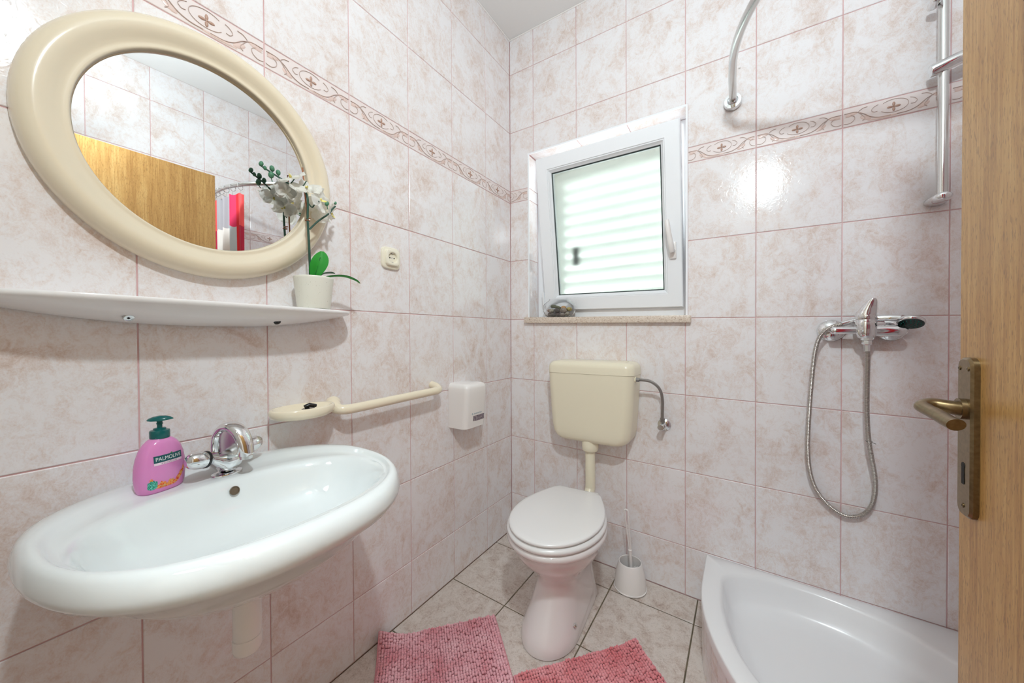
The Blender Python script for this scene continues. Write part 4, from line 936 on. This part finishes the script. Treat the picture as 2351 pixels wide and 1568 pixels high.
bh = thing('brush_holder', 'white plastic toilet brush holder on the floor right of the toilet', 'brush holder', (0.690, -0.088, fz(0.69, -0.088)))
bz = fz(0.69, -0.088)
mb = MB(); mb.lathe([(0.0, 0.001), (0.069, 0.001), (0.0705, 0.003), (0.0700, 0.006), (0.0675, 0.007), (0.0672, 0.020), (0.0650, 0.045), (0.0600, 0.075), (0.0535, 0.100), (0.0490, 0.114), (0.0480, 0.1165), (0.0465, 0.1170), (0.0450, 0.1155), (0.0480, 0.095), (0.056, 0.05), (0.060, 0.012), (0.0, 0.010)], (0.690, -0.088, bz), 40, cap=(False, False)); obj('holder_cup', mb, 'white_plastic', bh, smooth=50)
tb = thing('toilet_brush', 'white toilet brush with a looped handle standing in its holder', 'brush', (0.694, -0.088, bz+0.03))
b0 = Vector((0.696, -0.087, 0.035)); b1 = Vector((0.6915, -0.094, 0.150)); b2 = Vector((0.679, -0.113, 0.336)); ax_ = (b2-b1).normalized(); sx = Vector((1, 0, 0)); sx = (sx-ax_*sx.dot(ax_)).normalized()
mb = MB(); mb.tube([b0, b1+(b1-b0)*0.02], 0.0066, 12); L_ = (b2-b1).length
mb.tube([b1+sx*0.003, b1+sx*0.0052+ax_*L_*0.5, b1+sx*0.0072+ax_*(L_-0.006)]+[b1+ax_*(L_-0.006)+sx*0.0075*math.cos(a)+ax_*0.0075*math.sin(a) for a in np.linspace(0.3, PI-0.3, 6)]+[b1-sx*0.0072+ax_*(L_-0.006), b1-sx*0.0052+ax_*L_*0.5, b1-sx*0.003], 0.0036, 8)
for t_ in (0.22, 0.42, 0.62): mb.tube([b1-sx*0.006+ax_*L_*t_, b1+sx*0.006+ax_*L_*t_], 0.0018, 6)
obj('brush_handle', mb, 'white_plastic', tb, smooth=50)
M = ax_.to_track_quat('Z', 'Y').to_matrix(); mb = MB(); mb.lathe([(0.0062, -0.004), (0.0085, -0.002), (0.0085, 0.002), (0.0062, 0.004)], b1+ax_*0.002, 16, M=M); obj('handle_collar', mb, 'white_plastic', tb, smooth=40)
mb = MB()
for k in range(150):
    a = random.uniform(0, 2*PI); h = random.uniform(0.0, 0.052); rr_ = random.uniform(0.022, 0.034); p = Vector((0.696, -0.087, 0.018+h))
    mb.tube([p, p+Vector((math.cos(a)*rr_, math.sin(a)*rr_, random.uniform(-0.004, 0.008)))], 0.0009, 4, cap=False)
br = obj('bristles', mb, 'white_plastic', tb, smooth=0); br['kind'] = 'stuff'

# ================================================================ shower fittings on the back wall
mx = thing('shower_mixer', 'chrome single-lever shower mixer on the right part of the back wall', 'mixer', (1.450, 0, 1.05))
for x, z in ((1.372, 1.1155), (1.521, 1.1170)):
    mb = MB(); mb.lathe([(0.039, 0.0005), (0.039, 0.004), (0.035, 0.012), (0.021, 0.019), (0.013, 0.022), (0.012, 0.055)], (x, 0, z), 32, 'Y'); obj('wall_rosette', mb, 'chrome', mx, smooth=45)
mb = MB(); mb.lathe([(0.0, -0.094), (0.008, -0.093), (0.0125, -0.088), (0.0130, -0.080), (0.0130, -0.020)], (1.454, -0.062, 1.1150), 24, 'X', cap=(False, True))
mb.lathe([(0.0175, 0.018), (0.0180, 0.040), (0.0180, 0.072), (0.0165, 0.088), (0.009, 0.097), (0.0, 0.099)], (1.448, -0.060, 1.1120), 24, 'X', cap=(True, False)); obj('mixer_body', mb, 'chrome', mx, smooth=50)
mb = MB(); mb.lathe([(0.0170, 1.088), (0.0225, 1.092), (0.0262, 1.104), (0.0268, 1.130), (0.0268, 1.1475), (0.0262, 1.1485), (0.0262, 1.1495), (0.0270, 1.1505), (0.0266, 1.166), (0.0225, 1.176), (0.0150, 1.180)], (1.448, -0.066, 0), 32); obj('mixer_column', mb, 'chrome', mx, smooth=45)
rs = []
for (z, x0, x1, y, d) in ((1.164, 1.4225, 1.4735, -0.067, 0.0255), (1.174, 1.4255, 1.4735, -0.069, 0.0235), (1.186, 1.4320, 1.4730, -0.073, 0.019), (1.198, 1.4400, 1.4725, -0.078, 0.014), (1.208, 1.4460, 1.4715, -0.083, 0.010), (1.214, 1.4510, 1.4690, -0.087, 0.007), (1.217, 1.4570, 1.4650, -0.089, 0.004)):
    rs.append([Vector(((x0+x1)/2+(x1-x0)/2*math.copysign(abs(math.cos(a))**0.8, math.cos(a)), y+d*math.sin(a), z)) for a in np.linspace(0, 2*PI, 21)[:-1]])
mb = MB(); mb.rings(rs, (True, True)); ml = obj('mixer_lever', mb, 'chrome', mx, smooth=50)
mb = MB(); mb.lathe([(0.0030, 0.0), (0.0030, 0.001), (0.002, 0.0014)], (1.4470, -0.0925, 1.160), 12, 'Y'); obj('lever_dot', mb, 'worn_chrome', ml, smooth=30)
mb = MB(); mb.lathe([(0.0160, 1.092), (0.0160, 1.0820), (0.0125, 1.0805), (0.0135, 1.078), (0.0135, 1.068), (0.0090, 1.066), (0.0085, 1.045)], (1.4520, -0.064, 0), 8); obj('outlet_nut', mb, 'chrome', mx, smooth=30)
mb = MB(); mb.tube([(1.460, -0.045, 1.132), (1.480, -0.040, 1.133), (1.497, -0.036, 1.134)], [0.011, 0.0115, 0.0105], 14); obj('shower_cradle', mb, 'chrome', mx, smooth=50)
hs_ = thing('hand_shower', 'chrome hand shower lying on the shower mixer', 'hand shower', (1.48, -0.04, 1.12))
mb = MB(); hpth = smooth_path([(1.392, -0.044, 1.1360), (1.415, -0.038, 1.1440), (1.445, -0.030, 1.1515), (1.480, -0.030, 1.1545), (1.512, -0.038, 1.1540), (1.534, -0.048, 1.1510)], 6)
mb.tube(hpth, [0.0085+0.0030*i/len(hpth) for i in range(len(hpth))], 18); obj('shower_grip', mb, 'chrome', hs_, smooth=60)
hn_ = Vector((-0.15, -0.50, -0.86)).normalized(); M = hn_.to_track_quat('Z', 'X').to_matrix(); hc = Vector((1.5535, -0.056, 1.1415))
mb = MB(); mb.lathe([(0.0, -0.016), (0.014, -0.0145), (0.024, -0.009), (0.0310, -0.001), (0.0320, 0.004), (0.0305, 0.008), (0.028, 0.009)], hc, 36, M=M, cap=(False, True)); hh = obj('shower_head', mb, 'chrome', hs_, smooth=60)
mb = MB(); mb.lathe([(0.0285, 0.0085), (0.028, 0.011), (0.0, 0.012)], hc, 36, M=M, cap=(True, False)); obj('spray_face', mb, 'shower_face', hh, smooth=40)
mb = MB()
for rr_, nn in ((0.007, 5), (0.014, 10), (0.0215, 15)):
    for k in range(nn):
        a = 2*PI*k/nn; mb.lathe([(0.0011, 0.0112), (0.0008, 0.0135)], hc+M @ Vector((rr_*math.cos(a), rr_*math.sin(a), 0)), 6, M=M)
nz = obj('nozzles', mb, 'nozzle_teal', hh, smooth=0)
mb = MB()
for t_ in (0.0, 0.4, 0.8):
    p = Vector((1.3920, -0.044, 1.1362)).lerp(Vector((1.424, -0.036, 1.1468)), t_); q = Vector((1.3920, -0.044, 1.1362)).lerp(Vector((1.424, -0.036, 1.1468)), t_+0.36); mb.tube([p, q], [0.0088+0.001*t_, 0.0098+0.001*t_], 18)
obj('hose_cone', mb, 'chrome', hs_, smooth=40)
hose = smooth_path([(1.4535, -0.064, 1.045), (1.4535, -0.064, 1.00), (1.4530, -0.062, 0.93), (1.4540, -0.057, 0.84), (1.4590, -0.050, 0.76), (1.4685, -0.042, 0.69), (1.4780, -0.034, 0.63), (1.4810, -0.027, 0.575), (1.4745, -0.021, 0.525), (1.4560, -0.017, 0.487), (1.4260, -0.015, 0.468), (1.3950, -0.015, 0.472), (1.3590, -0.016, 0.500), (1.3300, -0.020, 0.545), (1.3130, -0.026, 0.605), (1.3060, -0.032, 0.68), (1.3060, -0.040, 0.76), (1.3090, -0.050, 0.86), (1.3135, -0.062, 0.96), (1.3200, -0.066, 1.04), (1.3320, -0.064, 1.090), (1.3520, -0.058, 1.118), (1.3760, -0.050, 1.1315), (1.3930, -0.044, 1.1362)], 24)
Lh = [0]
for i in range(1, len(hose)): Lh.append(Lh[-1]+(hose[i]-hose[i-1]).length)
pts2 = []; rad2 = []; pitch = 0.0045; nst = int(Lh[-1]/(pitch/4)); j = 0
for k in range(nst):
    s_ = Lh[-1]*k/(nst-1)
    while j < len(Lh)-2 and Lh[j+1] < s_: j += 1
    t_ = (s_-Lh[j])/max(1e-9, Lh[j+1]-Lh[j]); pts2.append(hose[j].lerp(hose[j+1], t_)); rad2.append(0.0070 if k % 4 in (0, 1) else (0.0064 if k % 4 == 2 else 0.0056))
hz = thing('shower_hose', 'coiled metal shower hose hanging in a long loop', 'hose', (1.40, -0.02, 0.46))
mb = MB(); mb.tube(pts2, rad2, 12); obj('hose_spiral', mb, 'hose_metal', hz, smooth=50)
mb = MB(); mb.lathe([(0.0074, -0.0008), (0.0082, 0.0), (0.0074, 0.0008), (0.0070, 0.0)], (1.4612, -0.0475, 0.745), 16, M=Matrix.Rotation(0.35, 3, 'X'), cap=(False, False)); mb.tube([(1.468, -0.052, 0.743), (1.476, -0.056, 0.740)], 0.0008, 6); obj('wire_tie', mb, 'black_plastic', hz)

rl = thing('slide_rail', 'brushed chrome vertical shower rail beside the door', 'shower rail', (1.618, 0, 1.50))
mb = MB(); mb.tube([(1.6185, -0.052, 1.525), (1.6185, -0.052, 2.20)], 0.0115, 24); obj('rail_tube', mb, 'worn_chrome', rl, smooth=60)
for zb_ in (1.520, 2.19):
    mb = MB(); rs = []
    for (t_, hw_, hz_) in ((-0.0005, 0.0240, 0.0120), (-0.006, 0.0250, 0.0140), (-0.020, 0.0245, 0.0140), (-0.045, 0.0230, 0.0132), (-0.058, 0.0205, 0.0125), (-0.068, 0.0150, 0.0105), (-0.072, 0.008, 0.007)):
        rs.append([Vector((1.6185+hw_*math.cos(a), t_, zb_+hz_*math.sin(a)*(1 if math.sin(a) > 0 else 1.1))) for a in np.linspace(0, 2*PI, 25)[:-1]])
    mb.rings(rs, (True, True)); obj('rail_bracket', mb, 'chrome', rl, smooth=50)
mb = MB(); mb.tube([(1.5885, -0.060, 1.9055), (1.592, -0.060, 1.9060), (1.66, -0.062, 1.925), (1.735, -0.066, 1.946)], [0.0165, 0.0180, 0.0180, 0.0180], 24); obj('slider_clamp', mb, 'chrome', rl, smooth=50)
mb = MB(); mb.box((1.586, -0.085, 2.100), (1.607, -0.040, 2.122), 0.006, 3); obj('soap_tray_clip', mb, 'chrome', rl, smooth=50)
hkm = MB(); hkm.lathe([(0.004, 0.0005), (0.004, 0.003), (0.002, 0.006), (0.0, 0.0065)], (1.0955, 0, 2.162), 12, 'Y', cap=(True, False)); tag(obj('adhesive_stud', hkm, 'white_plastic', smooth=60, loc=(1.0955, 0, 2.162)), 'tiny whitish stud on the tile above the curved rod end', 'stud')

# ---- curved curtain rod
cr_ = thing('curtain_rod', 'curved chrome shower curtain rod fixed above the tray corner', 'curtain rod', (1.40, -0.30, 2.03))
RC = (1.690, -0.215); RR = 0.612
rod = [(1.0735, -0.001, 2.031), (1.0740, -0.02, 2.031), (1.0745, -0.06, 2.0305), (1.0750, -0.11, 2.030), (1.0752, -0.155, 2.030)]
rod = [Vector(p) for p in smooth_path(rod, 4)]
for k in range(0, 37):
    a = PI+0.02+(PI/2-0.02)*k/36; rod.append(Vector((RC[0]+RR*math.cos(a), RC[1]+RR*math.sin(a), 2.030)))
rod += [Vector((1.75, RC[1]-RR, 2.030)), Vector((XR-0.001, RC[1]-RR, 2.030))]
mb = MB(); mb.tube(rod, 0.0128, 20); obj('rod_tube', mb, 'worn_chrome', cr_, smooth=60)
mb = MB(); mb.lathe([(0.0300, 0.0005), (0.0305, 0.003), (0.0305, 0.018), (0.0288, 0.022), (0.0190, 0.023), (0.0170, 0.019), (0.0155, 0.022), (0.0135, 0.030)], (1.0735, 0, 2.031), 32, 'Y'); obj('rod_flange', mb, 'chrome', cr_, smooth=40)
mb = MB(); mb.lathe([(0.025, -0.0005), (0.025, -0.015), (0.022, -0.019), (0.012, -0.020)], (XR, RC[1]-RR, 2.030), 32, 'X'); obj('rod_flange', mb, 'chrome', cr_, smooth=40)
# ---- curtain, bunched towards the right wall (seen in the mirror)
cu2 = thing('shower_curtain', 'red white and grey checked shower curtain bunched behind the door', 'shower curtain', (1.62, -0.82, 0.2))
def rodpt(s_):   # s_ metres along the rod from its right end
    if s_ < XR-RC[0]: return Vector((XR-s_, RC[1]-RR, 0)), Vector((0, 1, 0))
    a = 1.5*PI-(s_-(XR-RC[0]))/RR; return Vector((RC[0]+RR*math.cos(a), RC[1]+RR*math.sin(a), 0)), Vector((-math.cos(a), -math.sin(a), 0))
NCOL, NZ = 132, 18; S0, S1 = 0.04, 0.44
Vc = []; z_top, z_bot = 1.975, 0.24
for i in range(NCOL+1):
    s_ = S0+(S1-S0)*i/NCOL; p, nn = rodpt(s_)
    for j in range(NZ+1):
        t_ = j/NZ; z_ = z_top+(z_bot-z_top)*t_
        amp = 0.019*(0.55+0.45*math.sin(i*0.09+1)); ph = i*2*PI/22.0
        Vc.append(p+nn*(amp*math.sin(ph)+0.006*math.sin(ph*0.37+t_*3))+Vector((0.004*math.sin(ph*0.5+4*t_), 0, z_-0.006*(math.cos(ph)))))
cols = ['cloth_grey', 'cloth_white', 'cloth_pink', 'cloth_silver', 'cloth_coral', 'cloth_crimson', 'cloth_red', 'cloth_pink']
mb = MB()
for i in range(NCOL):
    for j in range(NZ):
        q = [(i*(NZ+1)+j), ((i+1)*(NZ+1)+j), ((i+1)*(NZ+1)+j+1), (i*(NZ+1)+j+1)]
        g = 1-(i+0.5)/NCOL; row = (j//2) % 2
        for lim, pr in ((0.10, (4, 5)), (0.14, (6, 6)), (0.25, (2, 3)), (0.64, (0, 1)), (0.72, (4, 5)), (0.80, (6, 6)), (0.88, (2, 3)), (1.1, (0, 1))):
            if g < lim: mi = pr[row]; break
        mb.f.append(tuple(q)); mb.m.append(mi)
mb.v = [tuple(v) for v in Vc]
cc = obj('curtain_cloth', mb, cols, cu2, smooth=80, fix=False)
for k in range(7):
    s_ = S0+0.02+(S1-S0-0.04)*k/6; p, nn = rodpt(s_); tdir = nn.cross(Vector((0, 0, 1)))
    mb = MB(); mb.tube([p+Vector((0, 0, 2.024))+nn*0.019*math.cos(a)+Vector((0, 0, 0.021*math.sin(a)-0.006))+tdir*0.003*math.cos(a) for a in np.linspace(0, 2*PI*0.96, 18)], 0.0019, 6)
    mb.tube([p+Vector((0, 0, 1.998)), p+Vector((0, 0, 1.962))], 0.0012, 6); obj('curtain_ring', mb, 'chrome', cu2, smooth=60)

# ================================================================ bath mats
def bath_mat(name, label, O, E1, E2, L1, L2, pile, lift, seed, holefn=None):
    """O corner, E1/E2 unit edge directions, L1/L2 lengths; chenille bobbles on a bound backing"""
    r_ = random.Random(seed); t = thing(name, label, 'bath mat', (O.x+(E1.x*L1+E2.x*L2)/2, O.y+(E1.y*L1+E2.y*L2)/2, 0.0), 'pink chenille bath mats')
    def S(a, b, h):
        p = O+E1*a+E2*b; x, y = p.x, p.y; return Vector((x, y, fz(x, y)+0.001+lift(x, y)+h))
    mb = MB(); N1, N2 = 24, 24
    V = []; F = []
    for lay in (0.0, 0.006):
        for i in range(N1+1):
            for j in range(N2+1): V.append(S(L1*i/N1, L2*j/N2, lay))
    K = (N1+1)*(N2+1)
    for i in range(N1):
        for j in range(N2):
            q = (i*(N2+1)+j, i*(N2+1)+j+1, (i+1)*(N2+1)+j+1, (i+1)*(N2+1)+j); F.append(q); F.append(tuple(x+K for x in q))
    for i in range(N1):
        for jj in (0, N2): q = (i*(N2+1)+jj, (i+1)*(N2+1)+jj); F.append((q[0], q[1], q[1]+K, q[0]+K))
    for j in range(N2):
        for ii in (0, N1): q = (ii*(N2+1)+j, ii*(N2+1)+j+1); F.append((q[0], q[1], q[1]+K, q[0]+K))
    mb.add(V, F); obj('backing', mb, 'mat_binding', t, smooth=30)
    edge = [(0, 0), (L1, 0), (L1, L2), (0, L2), (0, 0)]; pp = []
    for a, b in zip(edge, edge[1:]):
        for k in range(14): pp.append(S(a[0]+(b[0]-a[0])*k/14, a[1]+(b[1]-a[1])*k/14, 0.006))
    pp.append(pp[0]); mb = MB(); mb.tube(pp, 0.0035, 8); obj('bound_edge', mb, 'mat_binding', t, smooth=60)
    bm = bmesh.new(); bmesh.ops.create_icosphere(bm, subdivisions=1, radius=1); bm.verts.index_update()
    bmesh.ops.subdivide_edges(bm, edges=list(bm.edges), cuts=1, use_grid_fill=True)
    for v in bm.verts: v.co.normalize()
    bm.verts.index_update(); bv = np.array([v.co[:] for v in bm.verts]); bf = [tuple(v.index for v in f.verts) for f in bm.faces]; bm.free()
    bft = np.array([f for f in bf if len(f) == 3]); VV = []; FF = []; c_ = 0
    st = 0.0094; na = int((L1-0.010)/st); nb = int((L2-0.010)/st)
    for i in range(na+1):
        for j in range(nb+1):
            a = 0.006+i*st+r_.uniform(-0.0012, 0.0012); b = 0.006+j*st+(0.5*st*(i % 2) if True else 0)*0.35+r_.uniform(-0.0022, 0.0022)
            if a > L1-0.004 or b > L2-0.004: continue
            rr_ = r_.uniform(0.0045, 0.0056); p = S(a, b, 0.0125+r_.uniform(-0.002, 0.003))
            M_ = np.array([rr_, rr_*1.0, rr_*1.25]); VV.append(bv*M_+np.array(p)); FF.append(bft+c_); c_ += len(bv)
    VV = np.concatenate(VV); FF = np.concatenate(FF)
    me = bpy.data.meshes.new('pile'); base = WLOC[t.name]; VV = VV-np.array(base)
    me.vertices.add(len(VV)); me.vertices.foreach_set('co', VV.astype(np.float32).ravel()); me.loops.add(FF.size); me.loops.foreach_set('vertex_index', FF.astype(np.int32).ravel())
    me.polygons.add(len(FF)); me.polygons.foreach_set('loop_start', np.arange(0, FF.size, 3, dtype=np.int32)); me.polygons.foreach_set('loop_total', np.full(len(FF), 3, dtype=np.int32))
    me.update(calc_edges=True); me.polygons.foreach_set('use_smooth', [True]*len(me.polygons)); me.materials.append(MATS[pile])
    o = bpy.data.objects.new('pile', me); COL.objects.link(o); o.parent = t; o['kind'] = 'stuff'; o['label'] = 'chenille bobbles'
    return t
e1 = Vector((0.674, 0.739, 0)).normalized(); e2 = Vector((0.739, -0.674, 0)).normalized()
B1 = Vector((0.288, -0.560, 0)); e1 = Vector((0.655, 0.756, 0)).normalized(); e2 = Vector((0.756, -0.655, 0)).normalized()
bath_mat('bath_mat', 'dusty pink chenille bath mat with its corner curled up against the left wall', B1-e1*0.426, e1, e2, 0.426, 0.60, 'pile_pink',
         lambda x, y: 0.75*max(0, 0.075-x)**1.15 + (0.0 if x > 0.02 else 0.003), 1)
A2 = Vector((0.783, -0.367, 0)); f1 = Vector((0.645, 0.764, 0)).normalized(); f2 = Vector((0.764, -0.645, 0)).normalized()
bath_mat('bath_mat', 'stronger coral-pink chenille bath mat in front of the toilet', A2-f1*0.462, f1, f2, 0.462, 0.60, 'pile_coral', lambda x, y: 0.012*max(0, 1-math.hypot(x-0.783, y+0.367)/0.05), 2)

# ================================================================ bowl with pebbles on the sill
gx, gy, gz = 0.289, 0.030, 1.2096+TB*0.289+0.0005
gb = thing('glass_bowl', 'small clear glass bowl with pebbles on the window sill', 'bowl', (gx, gy, gz))
mb = MB(); mb.rings([[Vector((gx+r_*1.06*math.cos(a), gy+r_*0.72*math.sin(a), gz+h_)) for a in np.linspace(0, 2*PI, 41)[:-1]] for r_, h_ in ((0.040, 0.0), (0.058, 0.001), (0.074, 0.012), (0.0855, 0.034), (0.0870, 0.052), (0.082, 0.070), (0.068, 0.083), (0.054, 0.091), (0.052, 0.0975), (0.0505, 0.0975), (0.052, 0.0905), (0.066, 0.0815), (0.080, 0.069), (0.0848, 0.052), (0.0835, 0.035), (0.072, 0.0145), (0.056, 0.004), (0.030, 0.003))], (True, True))
obj('bowl_glass', mb, 'clear_glass', gb, smooth=70)
peb = [(-0.045, -0.008, 0.014, 0.018, 0, 'dark'), (-0.020, -0.022, 0.013, 0.017, 1, 'brown-grey'), (0.004, -0.018, 0.012, 0.016, 7, 'grey'), (0.028, -0.020, 0.012, 0.017, 3, 'beige'), (0.050, -0.006, 0.016, 0.016, 2, 'pale'), (-0.030, 0.016, 0.013, 0.017, 7, ''), (0.0, 0.016, 0.013, 0.017, 0, ''), (0.030, 0.016, 0.013, 0.016, 1, ''), (-0.034, -0.024, 0.034, 0.017, 2, 'white'), (-0.001, -0.026, 0.034, 0.0185, 1, 'round'), (0.034, -0.024, 0.033, 0.0185, 3, 'sand'), (-0.056, 0.0, 0.036, 0.014, 8, ''), (0.056, 0.006, 0.040, 0.016, 5, 'yellow'), (0.026, -0.004, 0.048, 0.015, 6, 'orange'), (-0.010, 0.008, 0.040, 0.017, 3, '')]
plab = {0: 'brownish pebble low at the left inside the glass bowl', 1: 'dark grey pebble at the bottom front of the glass bowl', 2: 'grey pebble at the bottom middle of the glass bowl', 3: 'beige pebble at the bottom right of the glass bowl', 4: 'pale pebble low at the far right of the glass bowl',
        8: 'white oval pebble at the upper left of the glass bowl', 9: 'round grey-brown pebble in the middle of the glass bowl', 10: 'large sand-coloured pebble at the right of the glass bowl', 11: 'pinkish pebble at the left edge of the glass bowl', 12: 'yellow pebble near the right edge of the glass bowl', 13: 'orange shell-like pebble on top at the right of the bowl'}
for i, (dx, dy, dz, r_, mi_, nm_) in enumerate(peb):
    if i in (5, 6, 7): continue
    mb = MB(); M = Matrix.Rotation(random.uniform(0, 3), 3, 'Z') @ Matrix.Rotation(random.uniform(-0.3, 0.3), 3, 'X')
    r_ *= 1.16
    mb.ball((gx+dx, gy+dy*0.85, gz+dz+0.001), (r_, r_*0.78, r_*0.62), 2, M=M); mb.v = [tuple(Vector(v)+Vector((random.uniform(-1, 1), random.uniform(-1, 1), random.uniform(-1, 1)))*0.0005) for v in mb.v]
    tag(obj('pebble', mb, 'pebble_%d' % mi_, smooth=80, loc=(gx+dx, gy+dy*0.85, gz+dz-r_*0.6)), plab.get(i, 'sand-grey pebble at the back of the glass bowl, behind the green stone'), 'pebble', 'pebbles in the glass bowl')
mb = MB(); mb.tube(smooth_path([(gx-0.044, gy-0.006, gz+0.060), (gx-0.024, gy-0.010, gz+0.059), (gx-0.004, gy-0.012, gz+0.053), (gx+0.016, gy-0.010, gz+0.045)], 4), [0.006]+[0.0095]*5+[0.008]*6+[0.004], 10); mb.v = [(x, y, z+0.0) for x, y, z in mb.v]
tag(obj('pebble', mb, 'pebble_4', smooth=80, loc=(gx-0.01, gy-0.01, gz+0.045)), 'long mossy green stone lying on top in the glass bowl', 'pebble', 'pebbles in the glass bowl')
